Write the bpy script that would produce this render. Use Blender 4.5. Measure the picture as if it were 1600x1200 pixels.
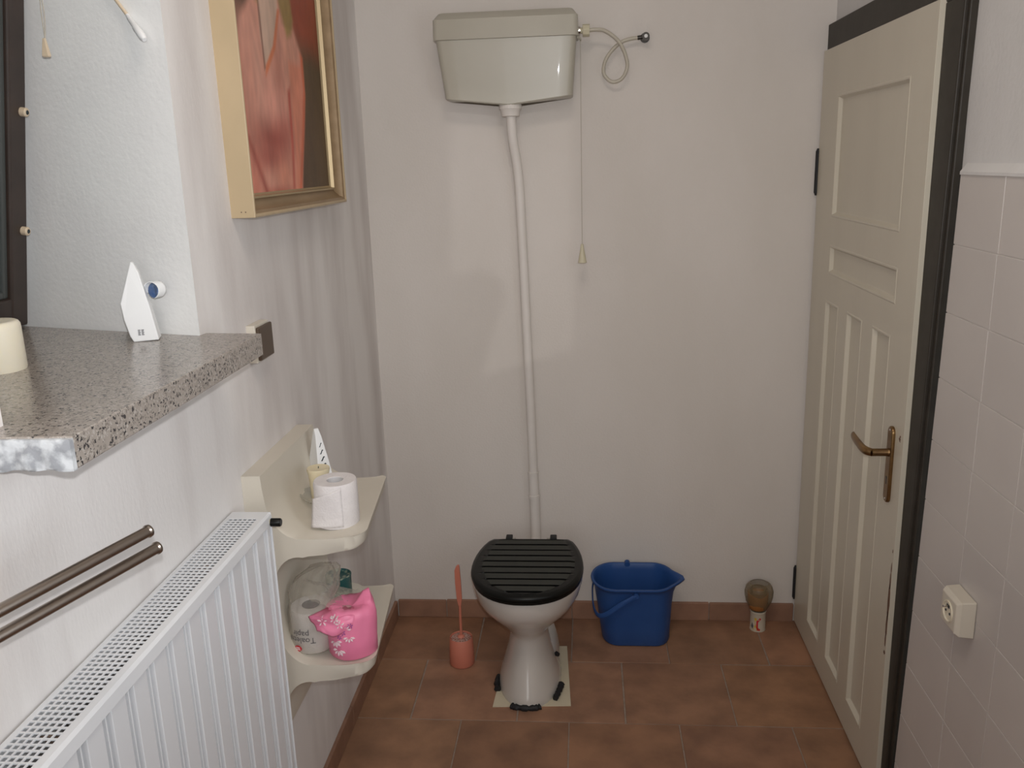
import bpy, bmesh, math, random
import numpy as np
from mathutils import Vector, Matrix, noise as mnoise
random.seed(7)
PI = math.pi
for o in list(bpy.data.objects): bpy.data.objects.remove(o)
S = bpy.context.scene
COL = S.collection

# ---------------------------------------------------------------- camera
cam_d = bpy.data.cameras.new('camera'); cam = bpy.data.objects.new('camera', cam_d); COL.objects.link(cam)
cam_d.sensor_width = 36; cam_d.sensor_fit = 'HORIZONTAL'; cam_d.lens = 1365.35/1600*36
cam_d.clip_start = .02
R = [(0.99647048, 0.07834893, -0.03013358), (-0.00982441, -0.2476565, -0.96879809), (-0.08336707, 0.96567474, -0.24601266)]
cam.matrix_world = Matrix(((R[0][0], -R[1][0], -R[2][0], 0), (R[0][1], -R[1][1], -R[2][1], 0),
                           (R[0][2], -R[1][2], -R[2][2], 1.65), (0, 0, 0, 1)))
S.camera = cam

# ---------------------------------------------------------------- world, lights, exposure
S.view_settings.view_transform = 'Standard'; S.view_settings.look = 'None'
S.view_settings.exposure = 0.42; S.view_settings.gamma = 1.0; S.view_settings.use_curve_mapping = False
W = bpy.data.worlds.new('world'); S.world = W; W.use_nodes = True
W.node_tree.nodes['Background'].inputs[0].default_value = (.42, .47, .50, 1)
W.node_tree.nodes['Background'].inputs[1].default_value = .35

def light(name, kind, energy, color, loc, aim=None, **kw):
    d = bpy.data.lights.new(name, kind); d.energy = energy; d.color = color
    for k, v in kw.items(): setattr(d, k, v)
    o = bpy.data.objects.new(name, d); COL.objects.link(o); o.location = loc
    if aim is not None: o.rotation_euler = Vector(aim).to_track_quat('-Z', 'Y').to_euler()
    return o
# flash-like spot added at the camera to brighten the view
light('added_flash_spot', 'SPOT', 42, (.97, .985, 1.0), (.012, -.01, 1.712), (-.22, 1, .02), shadow_soft_size=.012, spot_size=math.radians(108), spot_blend=1.0)
# warm fill added under the ceiling, no known lamp there
light('added_ceiling_fill', 'AREA', 6.0, (1.0, .88, .76), (-.05, .9, 2.82), (0, .1, -1), size=.5)
# fill light added outside an invented opening in the rear wall
light('added_rear_fill', 'AREA', 7.5, (.98, .97, .96), (-.2, -1.36, 1.6), (-.08, 1, -.02), shape='RECTANGLE', size=.8, size_y=1.3)
# cool fill added outside an invented opening on the right, beside the viewer
light('added_side_fill', 'AREA', 6.8, (.88, .94, 1.0), (1.06, .6, 1.45), (-1, .10, -.12), shape='RECTANGLE', size=.95, size_y=1.0)
# low sun through a rear-wall hole cut to shape its patch
light('sun', 'SUN', .115, (1.0, .97, .93), (2, -4, 4), (-.18, 1, -.22), angle=math.radians(.55))

# ---------------------------------------------------------------- materials
def mat(name, col, rough=.6, col2=None, nscale=8, nstretch=(1, 1, 1), amt=(.35, .65), bump=0, bscale=120, bstretch=(1, 1, 1),
        metal=0, spec=.5, trans=0, ior=1.45, coat=0, attr=None, alpha=1, detail=4, sss=0):
    m = bpy.data.materials.new(name); m.use_nodes = True
    nt = m.node_tree; b = nt.nodes['Principled BSDF']; N = nt.nodes.new; Lk = nt.links.new
    b.inputs['Base Color'].default_value = (*col, 1); b.inputs['Roughness'].default_value = rough
    b.inputs['Metallic'].default_value = metal; b.inputs['Specular IOR Level'].default_value = spec
    b.inputs['Transmission Weight'].default_value = trans; b.inputs['IOR'].default_value = ior
    b.inputs['Coat Weight'].default_value = coat; b.inputs['Alpha'].default_value = alpha
    if sss:
        b.inputs['Subsurface Weight'].default_value = sss; b.inputs['Subsurface Radius'].default_value = (.01, .008, .005)
    tc = N('ShaderNodeTexCoord')
    def tex(scale, stretch, det):
        mp = N('ShaderNodeMapping'); mp.inputs['Scale'].default_value = stretch
        Lk(tc.outputs['Object'], mp.inputs['Vector'])
        n = N('ShaderNodeTexNoise'); n.inputs['Scale'].default_value = scale; n.inputs['Detail'].default_value = det
        Lk(mp.outputs[0], n.inputs['Vector']); return n
    src = None
    if col2:
        n = tex(nscale, nstretch, detail); mr = N('ShaderNodeMapRange')
        mr.inputs['From Min'].default_value = amt[0]; mr.inputs['From Max'].default_value = amt[1]
        Lk(n.outputs[0], mr.inputs['Value'])
        mx = N('ShaderNodeMix'); mx.data_type = 'RGBA'
        mx.inputs[6].default_value = (*col, 1); mx.inputs[7].default_value = (*col2, 1)
        Lk(mr.outputs[0], mx.inputs[0]); src = mx.outputs[2]
    if attr:
        a = N('ShaderNodeAttribute'); a.attribute_name = attr
        if src is None: src = a.outputs['Color']
        else:
            mm = N('ShaderNodeMix'); mm.data_type = 'RGBA'; mm.blend_type = 'MULTIPLY'; mm.inputs[0].default_value = 1
            Lk(src, mm.inputs[6]); Lk(a.outputs['Color'], mm.inputs[7]); src = mm.outputs[2]
    if src is not None: Lk(src, b.inputs['Base Color'])
    if bump:
        n = tex(bscale, bstretch, 3); bp = N('ShaderNodeBump'); bp.inputs['Strength'].default_value = bump
        bp.inputs['Distance'].default_value = .002
        Lk(n.outputs[0], bp.inputs['Height']); Lk(bp.outputs[0], b.inputs['Normal'])
    return m

M = {}
M['plaster'] = mat('plaster_back', (.70, .655, .615), .85, (.66, .615, .57), 3, (1, 1, .5), bump=.35, bscale=150)
M['plaster_left'] = mat('plaster_left', (.82, .79, .77), .85, (.64, .595, .575), 5, (1, 1, .22), (.44, .66), bump=.2, bscale=170, bstretch=(1, 1, .4))
M['reveal'] = mat('plaster_reveal', (.90, .895, .88), .85, (.86, .85, .84), 6, bump=.35, bscale=90)
M['plaster_right'] = mat('plaster_right', (.68, .67, .66), .8, (.62, .61, .60), 7, (1, 1, .3), bump=.4, bscale=90)
M['ceiling'] = mat('ceiling_paint', (.8, .78, .75), .9)
M['grout'] = mat('floor_grout', (.30, .235, .185), .95, (.38, .30, .25), 40)
M['terracotta'] = mat('terracotta', (.37, .20, .118), .55, (.25, .135, .082), 9, (1, 1, 1), (.36, .66), bump=.35, bscale=60, attr='Col', spec=.35)
M['terracotta_skirting'] = mat('terracotta_skirting', (.34, .19, .125), .6, (.27, .15, .10), 14, bump=.3, bscale=80, attr='Col')
M['walltile'] = mat('white_wall_tile', (.60, .56, .53), .32, (.57, .53, .505), 4, attr='Col')
M['tilegrout'] = mat('tile_grout', (.62, .585, .55), .9)
M['doorpaint'] = mat('cream_gloss_paint', (.62, .575, .475), .33, (.59, .545, .45), 5, (1, 1, .3), bump=.15, bscale=35, bstretch=(1, 1, .15))
M['chip'] = mat('chipped_wood', (.16, .09, .06), .8)
M['darkframe'] = mat('dark_brown_paint', (.026, .021, .015), .55, (.034, .028, .021), 20, bump=.1, bscale=60)
M['sash'] = mat('dark_sash_wood', (.032, .022, .018), .4, (.045, .03, .024), 14)
M['bead'] = mat('grey_window_bead', (.06, .065, .062), .35)
M['valve'] = mat('dark_valve_metal', (.05, .045, .04), .35, metal=.7)
M['glass'] = mat('window_glass', (.9, .95, .93), .02, trans=1, ior=1.45)
M['brass'] = mat('aged_brass', (.30, .19, .085), .32, (.20, .12, .06), 30, metal=1)
M['steel'] = mat('chrome', (.6, .58, .55), .22, metal=1)
M['tubesteel'] = mat('brushed_dark_steel', (.36, .31, .27), .3, metal=1)
M['white_enamel'] = mat('radiator_enamel', (.74, .75, .77), .35)
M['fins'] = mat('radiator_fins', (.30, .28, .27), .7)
M['dust'] = mat('brown_clip', (.12, .08, .06), .6)
M['black'] = mat('black_plastic', (.006, .0065, .006), .34, spec=.25)
M['slat'] = mat('lightened_black_plastic', (.026, .029, .024), .55)  # slats lightened so the groove shade stands out
M['groove'] = mat('painted_groove_shade', (.002, .002, .002), .9, spec=.1)  # shade inside the lid grooves, put in as near-black colour
M['blackrubber'] = mat('black_tape', (.012, .012, .014), .6)
M['cream'] = mat('cream_plastic', (.66, .61, .52), .38, (.63, .58, .495), 6)
M['ceramic'] = mat('white_ceramic', (.58, .545, .505), .18, coat=.4)
M['cistern'] = mat('ivory_plastic', (.47, .445, .375), .34, (.445, .42, .35), 5, coat=.1)
M['pipepaint'] = mat('painted_pipe', (.72, .68, .64), .5, (.68, .64, .60), 8)
M['whiteplastic'] = mat('white_plastic', (.78, .78, .78), .35)
M['hose'] = mat('clear_hose', (.50, .46, .38), .35)
M['nylon'] = mat('nylon_cord', (.46, .42, .36), .7)
M['beigeplastic'] = mat('beige_plastic', (.62, .50, .36), .45)
M['nut'] = mat('yellowed_nut', (.60, .55, .40), .45)
M['blue'] = mat('blue_plastic', (.022, .075, .25), .42, (.03, .09, .28), 7, spec=.35)
M['coral'] = mat('coral_plastic', (.64, .22, .15), .4)
M['bristle'] = mat('white_bristles', (.66, .50, .44), .8, (.40, .16, .11), 160)
M['card'] = mat('cardboard_cream', (.66, .59, .44), .8, (.62, .55, .41), 15)
M['stone'] = None
M['brokenstone'] = mat('broken_concrete', (.56, .58, .60), .9, (.30, .31, .33), 45, amt=(.44, .60), bump=1.0, bscale=70)
M['wax'] = mat('ivory_wax', (.78, .72, .58), .38, sss=.25)
M['waxyellow'] = mat('yellow_wax', (.74, .65, .45), .42, sss=.2)
M['paper'] = mat('tissue_paper', (.76, .72, .71), .95, (.70, .66, .655), 30, bump=.6, bscale=240)
M['core'] = mat('roll_core', (.62, .60, .60), .9)
M['framegold'] = mat('pale_gold_wood', (.50, .385, .24), .42, (.46, .355, .22), 9, (1, 6, .6), bump=.1, bscale=40)
M['framebevel'] = mat('brown_gold_bevel', (.36, .25, .145), .42, (.28, .19, .105), 24, (1, .25, 1), metal=.25)
M['gilt'] = mat('gilt_fillet', (.45, .35, .21), .45, metal=.6)
M['darkline'] = mat('dark_fillet', (.05, .03, .02), .5)
M['canvas'] = mat('oil_painting', (1, 1, 1), .5, attr='Col', bump=.25, bscale=300)
M['pink'] = mat('pink_wrapper', (.86, .25, .41), .42, (.80, .21, .36), 10)
M['pinkpale'] = mat('pale_print', (.90, .72, .76), .5)
M['purple'] = mat('purple_print', (.36, .10, .32), .5)
M['ink'] = mat('grey_ink', (.12, .11, .12), .7)
M['red'] = mat('red_label', (.55, .02, .03), .5)
M['teal'] = mat('teal_print_tin', (.02, .10, .10), .35, (.38, .42, .32), 34, amt=(.5, .58))
M['darkslot'] = mat('dark_slot', (.015, .025, .03), .5)
M['bluefoil'] = mat('blue_foil', (.06, .13, .33), .22, (.22, .28, .40), 50, metal=.6)
M['tinwhite'] = mat('tin_label', (.56, .50, .40), .5)
M['yellow'] = mat('yellow_print', (.62, .42, .05), .5)
M['orange'] = mat('orange_liquid', (.42, .18, .05), .4)
M['switchbrown'] = mat('brown_plate', (.075, .048, .030), .35)

def film(name, col, mixf, rough=.12):
    m = bpy.data.materials.new(name); m.use_nodes = True; nt = m.node_tree; nt.nodes.clear()
    o = nt.nodes.new('ShaderNodeOutputMaterial'); t = nt.nodes.new('ShaderNodeBsdfTransparent')
    g = nt.nodes.new('ShaderNodeBsdfPrincipled'); x = nt.nodes.new('ShaderNodeMixShader')
    g.inputs['Base Color'].default_value = (*col, 1); g.inputs['Roughness'].default_value = rough
    t.inputs[0].default_value = (.97, .97, .95, 1)
    lw = nt.nodes.new('ShaderNodeLayerWeight'); lw.inputs[0].default_value = .35
    ma = nt.nodes.new('ShaderNodeMath'); ma.operation = 'MULTIPLY_ADD'; ma.inputs[1].default_value = .5; ma.inputs[2].default_value = mixf
    nt.links.new(lw.outputs['Facing'], ma.inputs[0]); nt.links.new(ma.outputs[0], x.inputs[0])
    nt.links.new(t.outputs[0], x.inputs[1]); nt.links.new(g.outputs[0], x.inputs[2]); nt.links.new(x.outputs[0], o.inputs[0])
    return m
M['film'] = film('clear_film', (.60, .55, .48), .20, .10)
M['cupfilm'] = film('amber_cup', (.26, .20, .12), .34, .3)
M['dish'] = film('glass_dish', (.62, .60, .54), .28, .08)

def terrazzo():
    m = bpy.data.materials.new('terrazzo'); m.use_nodes = True; nt = m.node_tree; N = nt.nodes.new; L = nt.links.new
    b = nt.nodes['Principled BSDF']; b.inputs['Roughness'].default_value = .22
    tc = N('ShaderNodeTexCoord')
    def vor(sc, lo, hi):
        v = N('ShaderNodeTexVoronoi'); v.inputs['Scale'].default_value = sc; v.inputs['Randomness'].default_value = 1
        w = N('ShaderNodeTexNoise'); w.inputs['Scale'].default_value = sc*.9
        mx = N('ShaderNodeMix'); mx.data_type = 'VECTOR'; mx.inputs[0].default_value = .012
        L(tc.outputs['Object'], mx.inputs[4]); L(w.outputs['Color'], mx.inputs[5]); L(tc.outputs['Object'], w.inputs['Vector'])
        L(mx.outputs[1], v.inputs['Vector'])
        sep = N('ShaderNodeSeparateColor'); L(v.outputs['Color'], sep.inputs[0])
        ls = N('ShaderNodeMath'); ls.operation = 'LESS_THAN'; ls.inputs[1].default_value = lo; L(sep.outputs[0], ls.inputs[0])
        d = N('ShaderNodeMath'); d.operation = 'LESS_THAN'; d.inputs[1].default_value = hi; L(v.outputs['Distance'], d.inputs[0])
        mu = N('ShaderNodeMath'); mu.operation = 'MULTIPLY'; L(ls.outputs[0], mu.inputs[0]); L(d.outputs[0], mu.inputs[1])
        return mu.outputs[0]
    n = N('ShaderNodeTexNoise'); n.inputs['Scale'].default_value = 60; n.inputs['Detail'].default_value = 3; L(tc.outputs['Object'], n.inputs['Vector'])
    base = N('ShaderNodeMix'); base.data_type = 'RGBA'; base.inputs[6].default_value = (.29, .255, .225, 1); base.inputs[7].default_value = (.36, .32, .285, 1)
    L(n.outputs[0], base.inputs[0]); cur = base.outputs[2]
    for sc, lo, hi, c in [(230, .42, .5, (.21, .185, .165)), (250, .30, .5, (.42, .385, .35)), (185, .26, .40, (.045, .042, .044))]:
        f = vor(sc, lo, hi); mx = N('ShaderNodeMix'); mx.data_type = 'RGBA'; mx.inputs[7].default_value = (*c, 1)
        L(f, mx.inputs[0]); L(cur, mx.inputs[6]); cur = mx.outputs[2]
    L(cur, b.inputs['Base Color']); return m
M['stone'] = terrazzo()

# ---------------------------------------------------------------- helpers
def root(name, label, cat, loc, group=None, kind=None):
    o = bpy.data.objects.new(name, None); COL.objects.link(o); o.location = loc; o.empty_display_size = .05
    tag(o, label, cat, group, kind); return o
def tag(o, label=None, cat=None, group=None, kind=None):
    if label: o['label'] = label
    if cat: o['category'] = cat
    if group: o['group'] = group
    if kind: o['kind'] = kind
    return o
def origin(o):
    v = Vector((0, 0, 0))
    while o is not None: v += o.location; o = o.parent
    return v
def obj(name, bm, m, parent=None, smooth=None, bevel=0, seg=2, loc=None, label=None, subsurf=0, recalc=True):
    """bm in world coordinates; linked as ONE mesh object with its origin at its parent's root (or at loc)"""
    off = origin(parent) if parent is not None else Vector(loc or (0, 0, 0))
    if recalc: bmesh.ops.recalc_face_normals(bm, faces=bm.faces)
    bmesh.ops.translate(bm, verts=bm.verts, vec=-off)
    me = bpy.data.meshes.new(name); bm.to_mesh(me); bm.free()
    for mm in (m if isinstance(m, (list, tuple)) else [m]): me.materials.append(mm)
    o = bpy.data.objects.new(name, me); COL.objects.link(o)
    if parent is not None: o.parent = parent
    else: o.location = off
    if smooth is not None:
        for p in me.polygons: p.use_smooth = True
        if smooth < 180: me.set_sharp_from_angle(angle=math.radians(smooth))
    if bevel:
        b = o.modifiers.new('bevel', 'BEVEL'); b.width = bevel; b.segments = seg; b.limit_method = 'ANGLE'; b.angle_limit = math.radians(35)
        b.harden_normals = False
    if subsurf:
        s = o.modifiers.new('sub', 'SUBSURF'); s.levels = s.render_levels = subsurf
    if label: o['label'] = label
    return o
def B(): return bmesh.new()
def box(bm, x0, x1, y0, y1, z0, z1, mi=0):
    v = [bm.verts.new((x, y, z)) for x in (x0, x1) for y in (y0, y1) for z in (z0, z1)]
    for f in ((0, 1, 3, 2), (4, 6, 7, 5), (0, 4, 5, 1), (2, 3, 7, 6), (0, 2, 6, 4), (1, 5, 7, 3)):
        bm.faces.new([v[i] for i in f]).material_index = mi
    return bm
def P3(axis, a, p):
    return {'x': (a, p[0], p[1]), 'y': (p[0], a, p[1]), 'z': (p[0], p[1], a)}[axis]
def prism(bm, poly, axis, a0, a1, mi=0):
    va = [bm.verts.new(P3(axis, a0, p)) for p in poly]; vb = [bm.verts.new(P3(axis, a1, p)) for p in poly]
    n = len(poly)
    bm.faces.new(va).material_index = mi; bm.faces.new(vb[::-1]).material_index = mi
    for i in range(n): bm.faces.new((va[i], va[(i+1) % n], vb[(i+1) % n], vb[i])).material_index = mi
    return bm
def loft(bm, rings, cap0=True, cap1=True, closed=True, mi=0):
    rs = [[bm.verts.new(p) for p in r] for r in rings]
    n = len(rs[0])
    for a, b in zip(rs, rs[1:]):
        for i in range(n if closed else n-1):
            bm.faces.new((a[i], a[(i+1) % n], b[(i+1) % n], b[i])).material_index = mi
    if cap0: bm.faces.new(rs[0][::-1]).material_index = mi
    if cap1: bm.faces.new(rs[-1]).material_index = mi
    return bm
def catmull(pts, n=8):
    pts = [Vector(p) for p in pts]; P = [pts[0]*2-pts[1]]+pts+[pts[-1]*2-pts[-2]]; out = []
    for i in range(1, len(P)-2):
        for k in range(n):
            t = k/n; a, b, c, d = P[i-1:i+3]
            out.append(.5*((2*b)+(c-a)*t+(2*a-5*b+4*c-d)*t*t+(3*b-a-3*c+d)*t**3))
    out.append(pts[-1]); return out
def tube(bm, path, r, seg=12, cap=True, mi=0):
    path = [Vector(p) for p in path]; rings = []; up = None
    for i, p in enumerate(path):
        t = (path[min(i+1, len(path)-1)]-path[max(i-1, 0)]).normalized()
        if up is None: up = t.orthogonal().normalized()
        up = (up-t*up.dot(t)).normalized(); s = t.cross(up)
        rr = r[i] if isinstance(r, (list, tuple)) else r
        rings.append([p+rr*(math.cos(2*PI*k/seg)*up+math.sin(2*PI*k/seg)*s) for k in range(seg)])
    return loft(bm, rings, cap, cap, mi=mi)
def lathe(bm, prof, c, seg=32, cap0=True, cap1=True, mi=0, sx=1, sy=1):
    return loft(bm, [[(c[0]+r*sx*math.cos(2*PI*k/seg), c[1]+r*sy*math.sin(2*PI*k/seg), c[2]+z) for k in range(seg)] for r, z in prof], cap0, cap1, mi=mi)
def xform(bm, mtx, verts=None):
    bmesh.ops.transform(bm, matrix=mtx, verts=verts or bm.verts); return bm
def poly_face(bm, pts, mi=0):
    bm.faces.new([bm.verts.new(p) for p in pts]).material_index = mi
def text_polys(txt, size, extrude=.0004, spacing=1.0, line=1.0):
    c = bpy.data.curves.new('lettering', 'FONT'); c.body = txt; c.size = size; c.align_x = 'CENTER'; c.align_y = 'CENTER'
    c.extrude = extrude; c.space_line = line; c.resolution_u = 3
    o = bpy.data.objects.new('lettering', c); COL.objects.link(o)
    dg = bpy.context.evaluated_depsgraph_get(); me = o.evaluated_get(dg).to_mesh()
    vs = [v.co.copy() for v in me.vertices]; fs = [tuple(p.vertices) for p in me.polygons]
    o.evaluated_get(dg).to_mesh_clear(); bpy.data.objects.remove(o); bpy.data.curves.remove(c)
    return vs, fs
def set_col(bm, f, c, lay):
    for l in f.loops: l[lay] = (*c, 1)

XL, XR, YB, YR, ZC = -.72, .78, 2.945, -1.3, 2.95

# ---------------------------------------------------------------- room shell
# floor: grout bed and staggered terracotta slabs in one mesh
bm = B(); lay = bm.loops.layers.float_color.new('Col')
box(bm, XL-.02, XR+.02, YR, YB+.02, -.05, -.0025)
for f in bm.faces: f.material_index = 1; set_col(bm, f, (1, 1, 1), lay)
T, g = .33, .0022
rows = [(2.648, YB, -.385), (2.318, 2.648, -.547), (1.988, 2.318, -.388)]
y = 1.988; k = 0
while y > YR:
    rows.append((max(y-.33, YR), y, -.547+.165*((k+1) % 2)-(.0 if k % 2 else .006))); y -= .33; k += 1
rr = random.Random(3)
for y0, y1, off in rows:
    x = off
    while x > XL: x -= T
    while x < XR:
        a, b = max(x+g, XL), min(x+T-g, XR)
        if b-a > .01:
            h = rr.uniform(-.0004, .0004); w = lambda: rr.uniform(-.0012, .0012)
            top = [(a+w(), y0+g+w()), (b+w(), y0+g+w()), (b+w(), y1-g+w()), (a+w(), y1-g+w())]
            n0 = len(bm.faces); prism(bm, top, 'z', -.004, h); bm.faces.ensure_lookup_table()
            s = rr.uniform(.86, 1.10); c = (s*rr.uniform(.97, 1.03), s, s*rr.uniform(.94, 1.05))
            for f in bm.faces[n0:]: set_col(bm, f, c, lay)
        x += T
tag(obj('floor', bm, [M['terracotta'], M['grout']], bevel=.0016, seg=2), kind='structure', label='terracotta tiled floor in staggered rows')

# left wall with the deep splayed window recess
bm = B()
o0, o1, zt, zb = .985, 1.562, 2.42, 1.315
def quad(a, b, c, d, mi=0): poly_face(bm, (a, b, c, d), mi)
quad((XL, YR, 0), (XL, o0, 0), (XL, o0, ZC), (XL, YR, ZC))
quad((XL, o1, 0), (XL, YB, 0), (XL, YB, ZC), (XL, o1, ZC))
quad((XL, o0, 0), (XL, o1, 0), (XL, o1, zb), (XL, o0, zb))
quad((XL, o0, zt), (XL, o1, zt), (XL, o1, ZC), (XL, o0, ZC))
xi, i0, i1 = -1.20, .84, 1.722
quad((XL, o1, zb), (xi, i1, zb), (xi, i1, zt), (XL, o1, zt), 1)
quad((XL, o0, zb), (XL, o0, zt), (xi, i0, zt), (xi, i0, zb), 1)
quad((XL, o0, zt), (XL, o1, zt), (xi, i1, zt), (xi, i0, zt), 1)
quad((XL, o0, zb), (XL, o1, zb), (xi, i1, zb), (xi, i0, zb), 1)
bmesh.ops.remove_doubles(bm, verts=bm.verts, dist=.0005)
tag(obj('wall_left', bm, [M['plaster_left'], M['reveal']]), kind='structure', label='brushed off-white plaster wall with deep window recess')

def slab(name, pts, m, label, th=.02, n=None):
    bm = B(); poly_face(bm, pts); 
    ob = obj(name, bm, m); tag(ob, kind='structure', label=label); return ob
slab('wall_back', [(XL, YB, 0), (XR+.05, YB, 0), (XR+.05, YB, ZC), (XL, YB, ZC)], M['plaster'], 'pale plaster wall behind the toilet')
slab('ceiling', [(XL, YR, ZC), (XR+.05, YR, ZC), (XR+.05, YB, ZC), (XL, YB, ZC)], M['ceiling'], 'painted ceiling')

# rear wall; both openings invented for light, one cut to the sun patch's outline
bm = B()
def ring(pts):
    v = [bm.verts.new((x, YR, z)) for x, z in pts]
    return [bm.edges.new((v[i], v[(i+1) % len(v)])) for i in range(len(v))]
ed = ring([(XL, 0), (XR, 0), (XR, ZC), (XL, ZC)])
ed += ring([(.34, 2.767), (.314, 2.218), (.42, 2.235), (.485, 2.20), (.50, 2.13), (.462, 2.06), (.45, 2.016), (.398, 1.858), (.727, 1.956), (.729, 2.744)])
ed += ring([(-.6, .95), (.2, .95), (.2, 2.25), (-.6, 2.25)])
bmesh.ops.triangle_fill(bm, use_beauty=True, use_dissolve=False, edges=ed)
tag(obj('wall_rear', bm, M['plaster']), kind='structure', label='plaster wall behind the viewer')
slab('sun_blocker', [(-3.5, -2.3, -.5), (.42, -2.3, -.5), (.42, -2.3, 4.5), (-3.5, -2.3, 4.5)], M['plaster'], 'added unseen panel blocking sun from the rear opening')  # unseen panel added to keep sun out of the larger rear opening

# right wall: plaster above, tile cladding below, opening filled by the door and its frame
DY0, DY1, DZ = 1.925, YB, 2.03
bm = B()
wy0, wy1, wz0, wz1 = .1, 1.1, .95, 1.95  # unseen opening added to let the side fill in
poly_face(bm, [(XR, YR, 0), (XR, DY0, 0), (XR, DY0, wz0), (XR, YR, wz0)]); poly_face(bm, [(XR, YR, wz1), (XR, DY0, wz1), (XR, DY0, ZC), (XR, YR, ZC)])
poly_face(bm, [(XR, YR, wz0), (XR, wy0, wz0), (XR, wy0, wz1), (XR, YR, wz1)]); poly_face(bm, [(XR, wy1, wz0), (XR, DY0, wz0), (XR, DY0, wz1), (XR, wy1, wz1)])
xo = XR+.32
for a, b in (((wy0, wz0), (wy1, wz0)), ((wy1, wz0), (wy1, wz1)), ((wy1, wz1), (wy0, wz1)), ((wy0, wz1), (wy0, wz0))):
    poly_face(bm, [(XR, *a), (XR, *b), (xo, *b), (xo, *a)])
poly_face(bm, [(XR, DY0, DZ), (XR, DY1, DZ), (XR, DY1, ZC), (XR, DY0, ZC)])
# chamfered ledge of plaster where the tiling ends
prism(bm, [(XR+.001, 1.598), (.767, 1.598), (.767, 1.604), (XR+.001, 1.622)], 'y', 1.22, 1.902)
for v in bm.verts:
    pass
wr = tag(obj('wall_right', bm, M['plaster_right']), kind='structure', label='plaster wall beside the door, white tiles on its lower part')
bm = B(); lay = bm.loops.layers.float_color.new('Col')
def yedge(z): return 1.905+.075*max(0, (1.6-z)/1.6)**1.2
YT = 1.22
bed = [(YR, 0)]+[(yedge(1.6*i/10)-.003, 1.6*i/10) for i in range(11)]+[(YT, 1.6), (YT, .93), (YR, .93)]
prism(bm, bed, 'x', XR-.0002, .7712)
for f in bm.faces: f.material_index = 1; set_col(bm, f, (1, 1, 1), lay)
P = .1445; gg = .0011
for r in range(12):
    z1 = 1.6-r*P; z0 = max(z1-P, 0.0)
    if z1 <= 0: break
    cols = [None, 1.706+.012*r/4, 1.528+.012*r/4]; YE = YR if z1 < .93 else YT
    while cols[-1] > YE: cols.append(cols[-1]-.178)
    for a, b in zip(cols, cols[1:]):
        b = max(b, YE)
        if a is None: top = [(b+gg, z0+gg), (yedge(z0), z0+gg), (yedge(z1), z1-gg), (b+gg, z1-gg)]
        else: top = [(b+gg, z0+gg), (a-gg, z0+gg), (a-gg, z1-gg), (b+gg, z1-gg)]
        if top[1][0]-top[0][0] < .005: continue
        n0 = len(bm.faces); d = rr.uniform(-.0003, .0003); prism(bm, top, 'x', .7725, .7700+d)
        bm.faces.ensure_lookup_table(); s = rr.uniform(.975, 1.02)
        for f in bm.faces[n0:]: set_col(bm, f, (s, s, s), lay)
obj('tile_cladding', bm, [M['walltile'], M['tilegrout']], wr, bevel=.0007, seg=2)

# skirting tiles
def skirting(name, segs, axis, label):
    bm = B(); lay = bm.loops.layers.float_color.new('Col')
    for a, b in segs:
        n0 = len(bm.faces); h = .070+rr.uniform(-.0015, .0015); d = .0105+rr.uniform(-.001, .001)
        if axis == 'x': box(bm, a+.0015, b-.0015, YB-d, YB+.001, 0, h)
        else: box(bm, XL-.001, XL+d, a+.0015, b-.0015, 0, h)
        bm.faces.ensure_lookup_table(); s = rr.uniform(.88, 1.1)
        for f in bm.faces[n0:]: set_col(bm, f, (s, s*.98, s*.96), lay)
    n0 = len(bm.faces)
    if axis == 'x': box(bm, segs[0][0], segs[-1][1], YB-.006, YB+.001, 0, .066)
    else: box(bm, XL-.001, XL+.006, segs[0][0], segs[-1][1], 0, .066)
    bm.faces.ensure_lookup_table()
    for f in bm.faces[n0:]: f.material_index = 1; set_col(bm, f, (1, 1, 1), lay)
    tag(obj(name, bm, [M['terracotta_skirting'], M['grout']], bevel=.0025), kind='structure', label=label)
skirting('baseboard_back', [(XL+.011, -.525), (-.525, -.057), (-.057, .443), (.443, .745)], 'x', 'terracotta skirting tiles under the back wall')
skirting('baseboard_left', [(YB-.012-.33*(k+1), YB-.012-.33*k) for k in range(8)][::-1], 'y', 'terracotta skirting tiles under the left wall')

# ---------------------------------------------------------------- door
D = root('door_1', 'cream panelled door closed in its dark frame', 'door', (.76, 2.475, 0), kind='structure')
del D['category']
bm = B()   # dark frame: header, near stile with a stepped casing, far stile, rebate backing
box(bm, .757, XR+.06, DY0, YB-.001, 1.945, DZ)
box(bm, .757, XR+.06, DY0+.004, 2.03, 0, 1.945)
box(bm, .757, XR+.06, 2.925, YB-.001, 0, 1.945)
box(bm, .764, XR+.06, DY0-.010, DY0+.004, 0, DZ-.004)
box(bm, .786, XR+.06, 2.03, 2.925, 0, 1.945)
for v in bm.verts:
    if v.co.y < 2.02: v.co.y += .075*max(0, (1.6-v.co.z)/1.6)*.9
    elif v.co.y < 2.04: v.co.y += .01
fr = obj('door_frame', bm, M['darkframe'], D, bevel=.003, label='dark brown painted door frame')
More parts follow.
